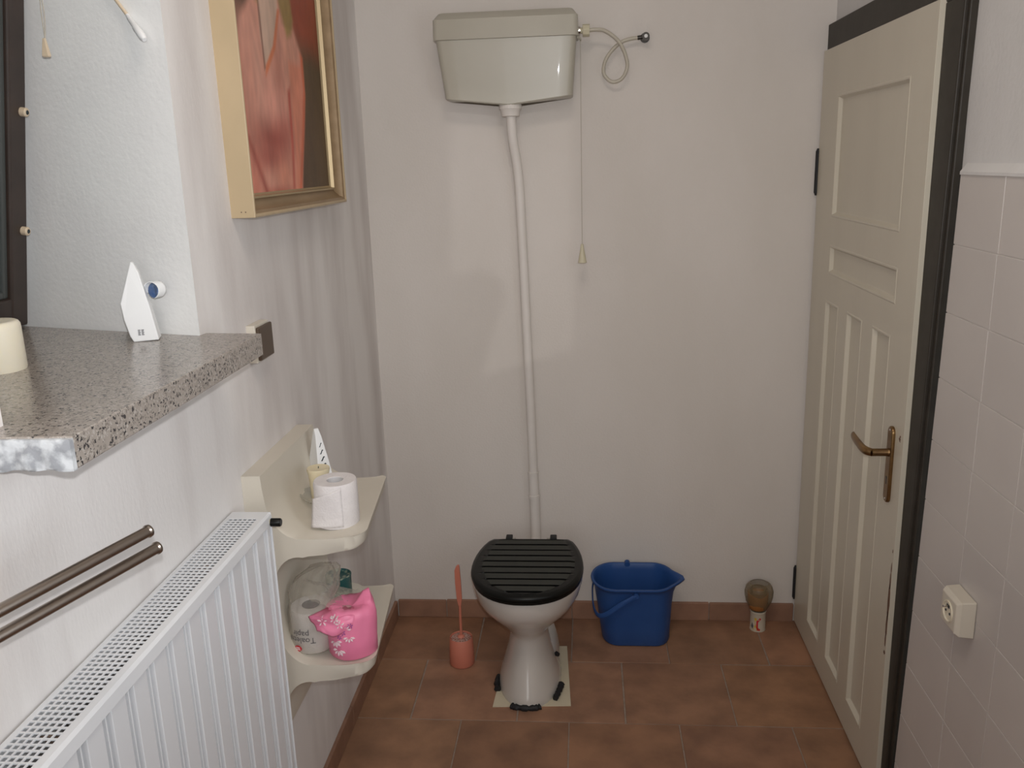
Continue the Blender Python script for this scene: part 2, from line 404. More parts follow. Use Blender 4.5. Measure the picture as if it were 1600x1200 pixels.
# leaf with recessed panels: grid over the front face
DF, DB = .745, .784
ly0, ly1, lz0, lz1 = 2.024, 2.930, .012, 1.952
panels = [(2.160, 2.745, 1.461, 1.814), (2.150, 2.742, 1.290, 1.379), (2.615, 2.757, .104, 1.209), (2.388, 2.530, .104, 1.210), (2.165, 2.303, .106, 1.212)]
bm = B()
ys = sorted({ly0, ly1, *[p[0] for p in panels], *[p[1] for p in panels]})
zs = sorted({lz0, lz1, *[p[2] for p in panels], *[p[3] for p in panels]})
V = {}
def vv(x, y, z):
    k = (round(x, 5), round(y, 5), round(z, 5))
    if k not in V: V[k] = bm.verts.new(k)
    return V[k]
def inside(y, z): return any(p[0] < y < p[1] and p[2] < z < p[3] for p in panels)
for a, b in zip(ys, ys[1:]):
    for c, d in zip(zs, zs[1:]):
        if not inside((a+b)/2, (c+d)/2): bm.faces.new((vv(DF, a, c), vv(DF, b, c), vv(DF, b, d), vv(DF, a, d)))
for y0, y1, z0, z1 in panels:
    def rect(i, x):
        e = (y0+i, y1-i, z0+i, z1-i); return [(x, e[0], e[2]), (x, e[1], e[2]), (x, e[1], e[3]), (x, e[0], e[3])]
    # outer loop follows the grid cuts so that the mesh stays closed
    yy = [t for t in ys if y0 <= t <= y1]; zz = [t for t in zs if z0 <= t <= z1]
    outer = [(t, z0) for t in yy]+[(y1, t) for t in zz[1:]]+[(t, z1) for t in yy[::-1][1:]]+[(y0, t) for t in zz[::-1][1:-1]]
    def insetp(p, i): return (min(max(p[0], y0+i), y1-i), min(max(p[1], z0+i), z1-i))
    prev = [vv(DF, *p) for p in outer]
    for i, x in ((.003, DF-.0015), (.007, DF-.001), (.014, DF+.010), (.017, DF+.0105)):
        cur = [bm.verts.new((x, *insetp(p, i))) for p in outer]
        for k in range(len(outer)):
            bm.faces.new((prev[k], prev[(k+1) % len(outer)], cur[(k+1) % len(outer)], cur[k]))
        prev = cur
    bm.faces.new(prev)
# sides and back
bk = [bm.verts.new((DB, a, c)) for a, c in ((ly0, lz0), (ly1, lz0), (ly1, lz1), (ly0, lz1))]
bm.faces.new(bk)
for lst, pair in ((([vv(DF, t, lz0) for t in ys]), (bk[0], bk[1])), (([vv(DF, ly1, t) for t in zs]), (bk[1], bk[2])),
                  (([vv(DF, t, lz1) for t in ys[::-1]]), (bk[2], bk[3])), (([vv(DF, ly0, t) for t in zs[::-1]]), (bk[3], bk[0]))):
    bm.faces.new(lst+[pair[1], pair[0]])
bmesh.ops.remove_doubles(bm, verts=bm.verts, dist=.0004)
leaf = obj('door_leaf', bm, M['doorpaint'], D, bevel=.0035, seg=3, label='cream gloss door leaf with five recessed panels')
# chips of paint along the closing edge
bm = B()
for z, w, h in [(.99, .004, .006), (.983, .006, .009), (.978, .003, .004), (.655, .004, .03), (.62, .005, .055), (.56, .007, .10), (.50, .006, .06), (.46, .004, .05), (.425, .008, .012), (.70, .003, .01), (.53, .003, .02)]:
    yo = 2.033+rr.uniform(-.001, .001)
    if z > .97: yo = 2.046+rr.uniform(-.003, .003)
    pts = [(yo+w*math.cos(t*PI/4)*rr.uniform(.6, 1.2), z+h/2*math.sin(t*PI/4)*rr.uniform(.7, 1.2)) for t in range(8)]
    prism(bm, pts, 'x', DF-.0003, DF+.001)
obj('paint_chip', bm, M['chip'], leaf, label='brown chips in the cream paint')
for z0, z1 in ((1.525, 1.655), (.10, .215)):
    bm = B(); tube(bm, [(DF-.002, 2.934, z0), (DF-.002, 2.934, z1)], .0065, 12)
    tube(bm, [(DF-.002, 2.934, z0-.008), (DF-.002, 2.934, z0)], [.003, .0055], 10); tube(bm, [(DF-.002, 2.934, z1), (DF-.002, 2.934, z1+.008)], [.0055, .003], 10)
    obj('hinge', bm, M['blackrubber'], D, smooth=40)
# handle
hp = B(); pl = []
for k in range(9): pl.append((2.094+.0165*math.cos(PI*k/8), .985+.0165*math.sin(PI*k/8)))
for k in range(9): pl.append((2.094+.0165*math.cos(PI+PI*k/8), .822+.0165*math.sin(PI+PI*k/8)))
prism(hp, pl, 'x', DF+.002, DF-.008)
plate = obj('handle_plate', hp, M['brass'], D, bevel=.003, seg=3, smooth=50, label='aged brass long plate')
bm = B()
tube(bm, [(DF-.006, 2.094, .935), (DF-.012, 2.094, .935), (DF-.048, 2.094, .935)], [.0115, .0095, .0095], 20)
lp = catmull([(DF-.046, 2.092, .935), (DF-.056, 2.104, .9355), (DF-.060, 2.125, .936), (DF-.060, 2.160, .938), (DF-.058, 2.205, .940), (DF-.055, 2.222, .940)], 6)
rad = [.0095+.0*(i) for i in range(len(lp))]
rings = []
for i, p in enumerate(lp):
    t = i/(len(lp)-1); w = .0095+.002*math.sin(PI*t); th = .0095*(1-.45*t)
    if t > .93: w *= .75; th *= .75
    tg = (lp[min(i+1, len(lp)-1)]-lp[max(i-1, 0)]).normalized(); sd = tg.cross(Vector((0, 0, 1))).normalized(); up = sd.cross(tg)
    rings.append([p+sd*th*math.cos(a*PI/8)+up*w*math.sin(a*PI/8) for a in range(16)])
loft(bm, rings)
obj('lever', bm, M['brass'], plate, smooth=50, label='aged brass lever handle')
bm = B()
for z in (.992, .815): 
    tube(bm, [(DF-.0075, 2.094, z), (DF-.0092, 2.094, z)], [.0035, .0025], 12)
obj('screw', bm, M['steel'], plate)
bm = B(); prism(bm, [(2.0915, .853), (2.0965, .853), (2.0965, .868), (2.0915, .868)], 'x', DF-.0082, DF-.0078)
tube(bm, [(DF-.0078, 2.094, .870), (DF-.0083, 2.094, .870)], .004, 12)
obj('keyhole', bm, M['darkslot'], plate)

# ---------------------------------------------------------------- window (tilted sash)
Wn = root('window_1', 'dark wooden window tilted inwards in the recess', 'window', (-1.15, 1.28, 1.352), kind='structure')
del Wn['category']
bm = B(); FX0, FX1 = -1.205, -1.165
box(bm, FX0, FX1, .845, 1.718, 1.352, 1.395); box(bm, FX0, FX1, .845, 1.718, 2.36, 2.42)
box(bm, FX0, FX1, .845, .895, 1.395, 2.36); box(bm, FX0, FX1, 1.668, 1.718, 1.395, 2.36)
obj('window_frame', bm, M['sash'], Wn, bevel=.004)
sx0, sz0, sl = -1.118, 1.362, .1635    # foot of the sash's room face and its lean
sh, sd = .97, .045
def sp(y, s, d):      # y along wall, s up the sash, d depth towards outside
    n = math.sqrt(1+sl*sl); return (sx0+sl*s/n-d/n, y, sz0+s/n+sl*d/n)
def sbox(bm, y0, y1, s0, s1, d0, d1, mi=0):
    v = [bm.verts.new(sp(y, s, d)) for d in (d0, d1) for y in (y0, y1) for s in (s0, s1)]
    for f in ((0, 1, 3, 2), (4, 6, 7, 5), (0, 4, 5, 1), (2, 3, 7, 6), (0, 2, 6, 4), (1, 5, 7, 3)): bm.faces.new([v[i] for i in f]).material_index = mi
bm = B(); sy0, sy1 = .93, 1.656
sbox(bm, sy0, sy0+.05, 0, sh, 0, sd); sbox(bm, sy1-.05, sy1, 0, sh, 0, sd)
sbox(bm, sy0+.05, sy1-.05, 0, .06, 0, sd); sbox(bm, sy0+.05, sy1-.05, sh-.05, sh, 0, sd)
sash = obj('sash', bm, M['sash'], Wn, bevel=.004)
bm = B(); e0, e1 = sy0+.05, sy1-.05
sbox(bm, e0, e0+.014, .06, sh-.05, .008, .03); sbox(bm, e1-.014, e1, .06, sh-.05, .008, .03)
sbox(bm, e0+.014, e1-.014, .06, .074, .008, .03); sbox(bm, e0+.014, e1-.014, sh-.064, sh-.05, .008, .03)
obj('glazing_bead', bm, M['bead'], sash, bevel=.003)
bm = B(); sbox(bm, e0+.006, e1-.006, .066, sh-.056, .020, .024); obj('pane', bm, M['glass'], sash)
for s in (.190, .413, .64):
    bm = B(); c = Vector(sp(1.641, s, 0)); n = (Vector(sp(1.641, s, -.01))-c).normalized()
    tube(bm, [c-n*.002, c+n*.004, c+n*.010, c+n*.012], [.0085, .0085, .0085, .0065], 18)
    tube(bm, [c+n*.0119, c+n*.0128], [.0045, .0038], 14, mi=1)
    obj('roller_pin', bm, [M['beigeplastic'], M['darkslot']], sash, smooth=40, label='cream round pin on the dark sash')

# ---------------------------------------------------------------- window sill
bm = B(); zt_, zb_ = 1.352, 1.311
top = [(-1.165, .852), (-.7215, .99), (-.7215, .935), (-.604, .940), (-.603, 1.24), (-.606, 1.574), (-.7195, 1.588), (-.7215, 1.566), (-.722, 1.562), (-1.165, 1.70)]
# fine outline with chipped near end
out = []
for i, (a, b) in enumerate(zip(top, top[1:]+top[:1])):
    n = 1
    for k in range(n): out.append((a[0]+(b[0]-a[0])*k/n, a[1]+(b[1]-a[1])*k/n))
prism(bm, out, 'z', zb_, zt_)
sill = obj('window_sill', bm, M['stone'], bevel=.0015, loc=(-.85, 1.27, 1.33))
sr = sill
tag(sill, 'speckled grey terrazzo window sill slab jutting from the left wall', 'window sill')
bm = B()     # rough broken end, bumpy grid in front of the near face
nx, nz = 26, 9; grid = []
for j in range(nz+1):
    row = []
    for i in range(nx+1):
        u, w = i/nx, j/nz
        x = -.7205+u*(.1165); z = zb_+w*(zt_-zb_)
        nn = mnoise.noise(Vector((x*60, z*60, 3.1))); e = min(1, 4*min(u*2, 1-u, 1-w*.98, w*1.2+.1))
        y = .937-.004-.004*nn*e-.003*e-(.004 if w > .95 else 0)*0
        z += (mnoise.noise(Vector((x*45, 7.7, z*20)))*.004 if j == 0 else 0)-(.002 if j == nz else 0)
        row.append(bm.verts.new((x, y, z)))
    grid.append(row)
for j in range(nz):
    for i in range(nx): bm.faces.new((grid[j][i], grid[j][i+1], grid[j+1][i+1], grid[j+1][i]))
be = [e for e in bm.edges if e.is_boundary]
r = bmesh.ops.extrude_edge_only(bm, edges=be)
for v in [g_ for g_ in r['geom'] if isinstance(g_, bmesh.types.BMVert)]: v.co.y = .941
obj('broken_end', bm, M['brokenstone'], sill, smooth=60, label='rough pale broken end face')

# ---------------------------------------------------------------- things on the sill
def candle_bm(c, r, h, seg=40):
    bm = B(); lathe(bm, [(r*.97, 0), (r, .003), (r*1.0, h-.012), (r*.985, h-.006), (r*.93, h-.002), (r*.85, h), (r*.6, h-.001), (r*.2, h-.002)], c, seg); return bm
c1 = root('pillar_candle', 'thick ivory pillar candle on the sill beside the dark window', 'candle', (-.934, 1.292, 1.352))
obj('wax_body', candle_bm((-.934, 1.292, 1.352), .041, .079), M['wax'], c1, smooth=50)
bm = B(); tube(bm, catmull([(-.934, 1.292, 1.428), (-.934, 1.292, 1.434), (-.932, 1.292, 1.440)], 3), .0011, 6); obj('wick', bm, M['darkslot'], c1)

def air_freshener(name, label, loc, rotz, tilt, slot=True):
    t = root(name, label, 'air freshener', loc)
    mt = Matrix.Translation(loc) @ Matrix.Rotation(rotz, 4, 'Z') @ Matrix.Rotation(tilt, 4, 'Y')
    # side outline in x,z : tall peaked shell; thickness tapers to the peak
    prof = [(-.020, 0), (.019, .001), (.0105, .060), (-.0005, .120), (-.0075, .138), (-.0115, .139), (-.0175, .120), (-.0335, .068), (-.031, .040), (-.0245, .010)]
    prof = [(x*1.12, z*1.04) for x, z in prof]
    bm = B(); ra, rb = [], []
    for x, z in prof:
        w = .019*(1-.72*(z/.139)**1.3)+.001
        ra.append((x, -w, z)); rb.append((x, w, z))
    loft(bm, [ra, rb]); xform(bm, mt)
    sh_ = obj('shell', bm, M['whiteplastic'], t, bevel=.002, seg=3)
    bm = B()
    if slot:      # curved dark slots on the sloping face, inside a pale rim
        for k in range(6):
            z = .022+k*.0165; s = 1-.10*k
            a = lambda zz: .0192-(.0195)*(zz/.120)*1.0
            pts = []
            for q in range(9):
                u = -1+q/4; pts.append((u*.0085*s, z+.004*math.sin(u*2.2)+.0044*s*(1-u*u)))
            for q in range(9):
                u = 1-q/4; pts.append((u*.0085*s, z+.004*math.sin(u*2.2)-.0020*s*(1-u*u)))
            v0 = [(float(np.interp(zz/1.04, [.001, .060, .120], [.019, .0105, -.0005]))*1.12+.0009, yy, zz) for yy, zz in pts]; v1 = [(p[0]-.002, p[1], p[2]) for p in v0]
            loft(bm, [v0, v1])
        xform(bm, mt); obj('vent_slot', bm, M['darkslot'], sh_, label='row of black curved slots')
    else:         # small print near the foot of the flat side
        for cx in (-.011, -.005):
            for j in range(5):
                box(bm, cx-.0022, cx+.0022-.0008*(j % 2), -.0195, -.0185, .012+j*.0022, .0133+j*.0022)
        for v in bm.verts: v.co.y = -(.019*(1-.72*(v.co.z/.139)**1.3)+.001)-(.0003 if v.co.y < -.019 else -.001)
        xform(bm, mt); obj('small_print', bm, M['ink'], sh_, label='tiny grey print')
    return t
a1 = air_freshener('air_freshener', 'white peaked air freshener standing on the window sill', (-.806, 1.532, 1.352), math.radians(20), math.radians(0), False)
# curled blue-lined film hooked behind it
bm = B(); rings = []
for j in range(6):
    y = 1.538+j*.004; row = []
    for k in range(15):
        a = math.radians(-70+k*20); rr_ = .0165-.0006*k*.5
        row.append((-.793+rr_*math.cos(a)*1.05+.001*j, y, 1.443+rr_*math.sin(a)*1.05))
    rings.append(row)
loft(bm, rings, False, False, closed=False)
o = obj('foil_curl', bm, M['whiteplastic'], a1, smooth=60, label='curled white strip behind'); sm = o.modifiers.new('t', 'SOLIDIFY'); sm.thickness = .001
bm = B(); lathe(bm, [(.0135, 0), (.0145, .001), (.012, .0028), (.004, .0035)], (0, 0, 0), 24)
xform(bm, Matrix.Translation((-.789, 1.547, 1.441)) @ Matrix.Rotation(math.radians(80), 4, 'X') @ Matrix.Scale(.85, 4, (1, 0, 0)))
obj('blue_disc', bm, M['bluefoil'], a1, smooth=50, label='shiny blue disc behind the white shell')

# pull cord with two strands and a wedge knob; blind wand
pc = root('blind_pull_cord', 'beige wedge knob on a doubled cord hanging in the window recess', 'pull cord', (-.95, 1.583, 1.86))
for dx in (0, .004):
    bm = B(); tube(bm, catmull([(-.952+dx, 1.585, 2.40), (-.951+dx*.8, 1.590, 2.0), (-.951+dx*1.3, 1.588, 1.93), (-.950, 1.586, 1.884)], 6), .0010, 6); obj('cord', bm, M['nylon'], pc)
bm = B(); loft(bm, [[(-.950+sx*w, 1.583+sy*w*.8, z) for sx, sy in ((-1, -1), (1, -1), (1, 1), (-1, 1))] for w, z in ((.0025, 1.888), (.0034, 1.882), (.0062, 1.859), (.0052, 1.856))])
obj('knob', bm, M['beigeplastic'], pc, bevel=.0012)
wd = root('blind_wand', 'thin brown wand with a clear white tip hanging slanted in the recess', 'wand', (-.86, 1.60, 1.90))
e_ = Vector((-.826, 1.64, 1.8975)); s_ = Vector((-.925, 1.630, 2.40)); 
# lower end, joint and upper end of the hanging rod
lo, mid, hi = Vector((-.750, 1.550, 1.873)), Vector((-.790, 1.580, 1.9186)), Vector((-.865, 1.600, 2.02))
bm = B(); tube(bm, [hi, mid], .0030, 10); obj('rod', bm, M['beigeplastic'], wd, smooth=60)
bm = B(); tube(bm, [mid, mid.lerp(lo, .06), mid.lerp(lo, .1), mid.lerp(lo, .45), mid.lerp(lo, .5), mid.lerp(lo, .9), mid.lerp(lo, 1)], [.0035, .0035, .0045, .005, .0065, .0065, .004], 14); obj('tip', bm, M['whiteplastic'], wd, smooth=50, label='clear white plastic tip')
bm = B(); tube(bm, [hi, (-.87, 1.60, 2.06), (-.872, 1.60, 2.418)], .0015, 8); obj('hanger', bm, M['nylon'], wd)

# ---------------------------------------------------------------- light switch plate
sw = root('wall_switch', 'brown switch plate on a cream backing, on the wall at the end of the sill', 'switch', (XL, 1.828, 1.287))
bm = B(); box(bm, XL-.001, -.701, 1.785, 1.868, 1.246, 1.328); obj('backing', bm, M['cream'], sw, bevel=.002)
bm = B(); box(bm, -.702, -.694, 1.790, 1.872, 1.250, 1.323); obj('cover_plate', bm, M['switchbrown'], sw, bevel=.003, label='dark brown cover plate')

# ---------------------------------------------------------------- painting
PY0, PY1, PZ0, PZ1, PD = 1.772, 2.490, 1.555, 2.62, .050
pt = root('framed_painting', 'pale gold framed oil painting of a blonde person in a pink dress', 'painting', (XL, 2.13, PZ0))
fp = [(0, 0, 'a'), (0, PD, 'a'), (.004, PD, 'a'), (.036, .022, 'b'), (.044, .022, 'b'), (.047, .028, 'c'), (.052, .028, 'c'), (.055, .019, 'd'), (.060, .014, 'd')]
def sweep(i0, i1, m, nm, par, bev=0, label=None):
    bm = B(); rings = []
    for w, d, _ in fp[i0:i1+1]:
        rings.append([(XL+d, PY0+w, PZ0+w), (XL+d, PY1-w, PZ0+w), (XL+d, PY1-w, PZ1-w), (XL+d, PY0+w, PZ1-w)])
    loft(bm, rings, False, False)
    return obj(nm, bm, m, par, bevel=bev, label=label)
frame = root_f = None
bm = B(); rings = []
for w, d in ((0, 0), (0, PD), (.004, PD+.001), (.008, PD-.002), (.008, 0)):
    rings.append([(XL+d, PY0+w, PZ0+w), (XL+d, PY1-w, PZ0+w), (XL+d, PY1-w, PZ1-w), (XL+d, PY0+w, PZ1-w)])
loft(bm, rings, False, False); frame = obj('picture_frame', bm, M['framegold'], pt, bevel=.0012, label='pale gold wooden frame')
bm = B()
for yy in (.022, .031): tube(bm, [(XL+yy, PY0+.0004, PZ0+.012), (XL+yy, PY0-.0004, PZ0+.012)], .0014, 8)
obj('nail', bm, M['dust'], frame)
bm = B(); rings = [[(XL+d, PY0+w, PZ0+w), (XL+d, PY1-w, PZ0+w), (XL+d, PY1-w, PZ1-w), (XL+d, PY0+w, PZ1-w)] for w, d in ((.007, PD-.002), (.014, PD-.006), (.018, PD-.014), (.030, .026), (.036, .024))]
loft(bm, rings, False, False)
bv = obj('inner_bevel', bm, M['framebevel'], frame, smooth=25, label='brown and gold sloping inner moulding')
bm = B(); rings = [[(XL+d, PY0+w, PZ0+w), (XL+d, PY1-w, PZ0+w), (XL+d, PY1-w, PZ1-w), (XL+d, PY0+w, PZ1-w)] for w, d in ((.036, .024), (.037, .029), (.041, .029), (.043, .02), (.047, .016))]
loft(bm, rings, False, False); obj('gilt_fillet', bm, M['gilt'], frame, label='shiny gilt inner edge')

# the picture itself, colours per vertex, laid out in metres (Y, Z)
NY, NZ = 110, 200
cy0, cy1, cz0, cz1 = PY0+.040, PY1-.040, PZ0+.040, PZ1-.040
Yg, Zg = np.meshgrid(np.linspace(cy0, cy1, NY+1), np.linspace(cz0, cz1, NZ+1))
nzv = np.array([[mnoise.noise(Vector((y*14, z*5, 1))) for y in Yg[0]] for z in Zg[:, 0]])
nzf = np.array([[mnoise.noise(Vector((y*60, z*22, 5))) for y in Yg[0]] for z in Zg[:, 0]])
def sdist(poly):
    d = np.full(Yg.shape, 9.); ins = np.zeros(Yg.shape, bool); n = len(poly)
    for i in range(n):
        (x1, y1), (x2, y2) = poly[i], poly[(i+1) % n]
        ex, ey = x2-x1, y2-y1; t = np.clip(((Yg-x1)*ex+(Zg-y1)*ey)/(ex*ex+ey*ey+1e-12), 0, 1)
        d = np.minimum(d, np.hypot(Yg-x1-t*ex, Zg-y1-t*ey))
        c = ((y1 > Zg) != (y2 > Zg)); xs = x1+(Zg-y1)/(ey if abs(ey) > 1e-9 else 1e-9)*ex
        ins ^= c & (Yg < xs)
    return np.where(ins, -d, d)
def lin(c): c = np.array(c)/255.; return np.where(c <= .04045, c/12.92, ((c+.055)/1.055)**2.4)
img = np.zeros(Yg.shape+(3,)); img[:] = lin((70, 48, 30))
def paint(mask, c): 
    global img
    img = img*(1-mask[..., None])+np.array(lin(c))*mask[..., None]
def pol(poly, c, soft=.008, a=1.0): paint(np.clip(.5-sdist(poly)/(2*soft), 0, 1)*a, c)
def blob(y, z, ry, rz, c, a=1.0): paint(np.exp(-(((Yg-y)/ry)**2+((Zg-z)/rz)**2))*a, c)
pol([(2.20, 1.90), (2.46, 1.90), (2.46, 2.7), (2.18, 2.7)], (140, 60, 36), .05)
pol([(2.24, 1.5), (2.5, 1.5), (2.5, 1.93), (2.24, 1.95)], (84, 64, 42), .04)
blob(2.36, 1.78, .05, .14, (78, 58, 36), .6)
body = [(2.00, 2.06), (1.955, 2.01), (1.894, 1.965), (1.855, 1.914), (1.840, 1.804), (1.833, 1.73), (1.82, 1.55), (2.19, 1.55), (2.222, 1.652), (2.262, 1.75), (2.290, 1.836), (2.285, 1.924), (2.232, 1.985), (2.17, 2.03), (2.14, 2.10), (2.04, 2.10)]
pol(body, (196, 138, 120), .010)
blob(1.90, 1.93, .05, .05, (208, 150, 132), .8); blob(2.20, 1.92, .06, .05, (205, 146, 124), .6)
blob(2.10, 1.84, .03, .10, (170, 100, 84), .5); blob(1.97, 1.86, .03, .12, (206, 156, 138), .6)
pol([(1.84, 1.95), (1.865, 1.94), (1.87, 1.72), (1.83, 1.55), (1.81, 1.55)], (188, 92, 74), .012, .6)
blob(2.03, 1.72, .14, .045, (142, 62, 52), .95); blob(2.00, 1.675, .12, .03, (150, 68, 58), .75); blob(2.10, 1.75, .06, .03, (160, 74, 62), .6)
blob(2.05, 1.80, .10, .05, (214, 150, 134), .7)
blob(2.08, 1.635, .06, .035, (206, 132, 108), .8); blob(2.03, 1.60, .10, .012, (160, 66, 52), .6)
blob(1.88, 1.62, .05, .06, (206, 120, 100), .7)
pol([(1.86, 1.72), (1.875, 1.72), (1.99, 1.57), (1.96, 1.57)], (140, 56, 46), .010, .8)
pol([(2.155, 1.83), (2.175, 1.84), (2.165, 1.70), (2.15, 1.60), (2.135, 1.60), (2.150, 1.70)], (170, 62, 46), .008, .9)
pol([(2.18, 1.90), (2.275, 1.90), (2.27, 1.79), (2.235, 1.70), (2.20, 1.58), (2.155, 1.58), (2.175, 1.70)], (206, 126, 100), .010, .8)
pol([(2.275, 1.93), (2.295, 1.92), (2.293, 1.83), (2.265, 1.75), (2.225, 1.655), (2.19, 1.58), (2.175, 1.58), (2.21, 1.66), (2.25, 1.76), (2.277, 1.84)], (196, 92, 56), .006, .8)
pol([(2.005, 2.06), (2.000, 1.93), (2.012, 1.865), (2.075, 1.92), (2.13, 2.00), (2.14, 2.06)], (190, 160, 142), .005)
pol([(1.998, 2.06), (2.006, 2.06), (2.016, 1.87), (2.008, 1.865)], (110, 60, 48), .003, .9)
pol([(2.012, 1.85), (2.018, 1.875), (2.08, 1.925), (2.13, 2.01), (2.145, 2.01), (2.095, 1.92), (2.03, 1.865)], (196, 110, 70), .004, .9)
pol([(1.93, 2.25), (2.14, 2.25), (2.14, 2.08), (2.035, 2.04), (1.95, 2.08)], (196, 158, 136), .012)
blob(2.05, 2.075, .025, .006, (150, 70, 60), .8)
for q in [(2.0, 2.16), (2.09, 2.16)]: blob(q[0], q[1], .014, .006, (60, 45, 40), .9)
blob(2.05, 2.11, .010, .018, (165, 125, 105), .6)
pol([(2.12, 2.3), (2.20, 2.2), (2.24, 2.00), (2.22, 1.965), (2.185, 1.955), (2.165, 1.99), (2.13, 2.05), (2.12, 2.15)], (150, 122, 70), .010)
pol([(1.94, 2.28), (1.92, 2.10), (1.95, 2.02), (2.0, 2.005), (1.985, 2.08), (1.96, 2.2)], (158, 128, 78), .008)
pol([(1.93, 2.22), (1.97, 2.33), (2.07, 2.36), (2.16, 2.31), (2.18, 2.2), (2.11, 2.24), (2.03, 2.27), (1.97, 2.22)], (150, 118, 66), .012)
for q in range(7): pol([(2.14+.012*q, 2.2), (2.146+.012*q, 2.2), (2.158+.012*q, 1.98), (2.152+.012*q, 1.98)], (96, 74, 40), .004, .5)
img = np.clip(img*1.18*(1+.22*nzv+.16*nzf)[..., None], 0, .95)
bm = B(); lay = bm.loops.layers.float_color.new('Col')
vg = [[bm.verts.new((XL+.016, Yg[j, i], Zg[j, i])) for i in range(NY+1)] for j in range(NZ+1)]
for j in range(NZ):
    for i in range(NY):
        f = bm.faces.new((vg[j][i], vg[j][i+1], vg[j+1][i+1], vg[j+1][i])); f.smooth = True
        for l, (jj, ii) in zip(f.loops, ((j, i), (j, i+1), (j+1, i+1), (j+1, i))): l[lay] = (*np.clip(img[jj, ii], 0, 1), 1)
n0 = len(bm.faces); box(bm, XL+.001, XL+.0155, cy0, cy1, cz0, cz1)
obj('canvas', bm, M['canvas'], pt, label='oil painting of a blonde person in a pink dress', recalc=False)

# ---------------------------------------------------------------- cistern
tk = root('toilet_cistern', 'ivory plastic high-level cistern on the back wall', 'cistern', (-.228, YB, 1.82))
def rrect(x0, x1, y0, y1, z, r, n=4):
    pts = []
    for cx, cy, a0 in ((x1-r, y0+r, -90), (x1-r, y1-.002, 0), (x0+r, y1-.002, 90), (x0+r, y0+r, 180)):
        rr2 = r if cy == y0+r else .002
        ccx = cx if rr2 == r else (x1-.002 if cx == x1-r else x0+.002)
        for k in range(n+1):
            a = math.radians(a0+90*k/n); pts.append((ccx+rr2*math.cos(a), cy+rr2*math.sin(a)-(0 if rr2 == r else 0), z))
    return pts
bm = B()
# body: front edge rises to the corners; V-shaped underside
def ring_body(t):      # t 0 bottom .. 1 top
    x0 = -.424+(-.445+.424)*t; x1 = -.030+(-.016+.030)*t; y0 = 2.818+(2.803-2.818)*t
    base = rrect(x0, x1, y0, YB-.003, 0, .018, 4); res = []
    for (x, y, z) in base:
        d = abs(x+.225)/.2; zb2 = 1.826+.020*min(1, d**1.1)
        res.append((x, y, zb2+(2.022-zb2)*t))
    return res
# subdivide long edges for the V
def dens(r_, n=10):
    out_ = []
    for i, a in enumerate(r_):
        b = r_[(i+1) % len(r_)]; out_.append(a)
        if (Vector(a)-Vector(b)).length > .2:
            for k in range(1, n): out_.append(tuple(a[q]+(b[q]-a[q])*k/n for q in range(3)))
    return out_
def ring_body2(t):
    x0 = -.424+(-.445+.424)*t; x1 = -.030+(-.016+.030)*t; y0 = 2.818+(2.803-2.818)*t
    res = []
    for (x, y, z) in dens(rrect(x0, x1, y0, YB-.003, 0, .018, 4)):
        d = abs(x+.225)/.2; zb2 = 1.824+.022*min(1, d)
        res.append((x, y, zb2+(2.022-zb2)*t))
    return res
r0 = ring_body2(0); cy_ = 2.88
inner = [(-.225+(x+.225)*.97, cy_+(y-cy_)*.93, z-.004) for x, y, z in r0]
loft(bm, [inner, r0]+[ring_body2(t) for t in (.04, .3, .6, 1)], True, True)
body_o = obj('tank_body', bm, M['cistern'], tk, smooth=35, bevel=.002)
bm = B()
lid = lambda e, z, c=.0: rrect(-.451+e, -.010-e, 2.797+e*1.2, YB-.003, z, .016, 4)
loft(bm, [lid(.004, 2.0135), lid(0, 2.0145), lid(0, 2.0195), lid(.0008, 2.072), lid(.004, 2.0755), lid(.016, 2.092), lid(.02, 2.0935)])
obj('tank_lid', bm, M['cistern'], tk, smooth=30, label='ivory lid with bevelled front edge')
bm = B()      # lever boss at the right side with chrome bush, cord arm
tube(bm, [(-.018, 2.862, 2.033), (-.004, 2.862, 2.033)], [.013, .013], 18); obj('side_bush', bm, M['steel'], tk, smooth=40, label='chrome bush')
bm = B(); tube(bm, [(-.016, 2.835, 2.012), (-.006, 2.84, 2.010), (-.003, 2.85, 2.004)], [.004, .0035, .0028], 10); obj('lever_arm', bm, M['cistern'], tk, smooth=50)
bm = B(); n_ = 24; rings = []
for z, r_ in ((1.834, .028), (1.823, .0345), (1.812, .0345), (1.808, .031), (1.790, .028), (1.788, .024)):
    rings.append([(-.2245+(r_+(.0012 if k % 2 and z > 1.806 and z < 1.83 else 0))*math.cos(2*PI*k/48), 2.855+(r_+(.0012 if k % 2 and z > 1.806 and z < 1.83 else 0))*math.sin(2*PI*k/48), z) for k in range(48)])
loft(bm, rings); obj('outlet_nut', bm, M['pipepaint'], tk, smooth=35, label='white ribbed outlet nut')

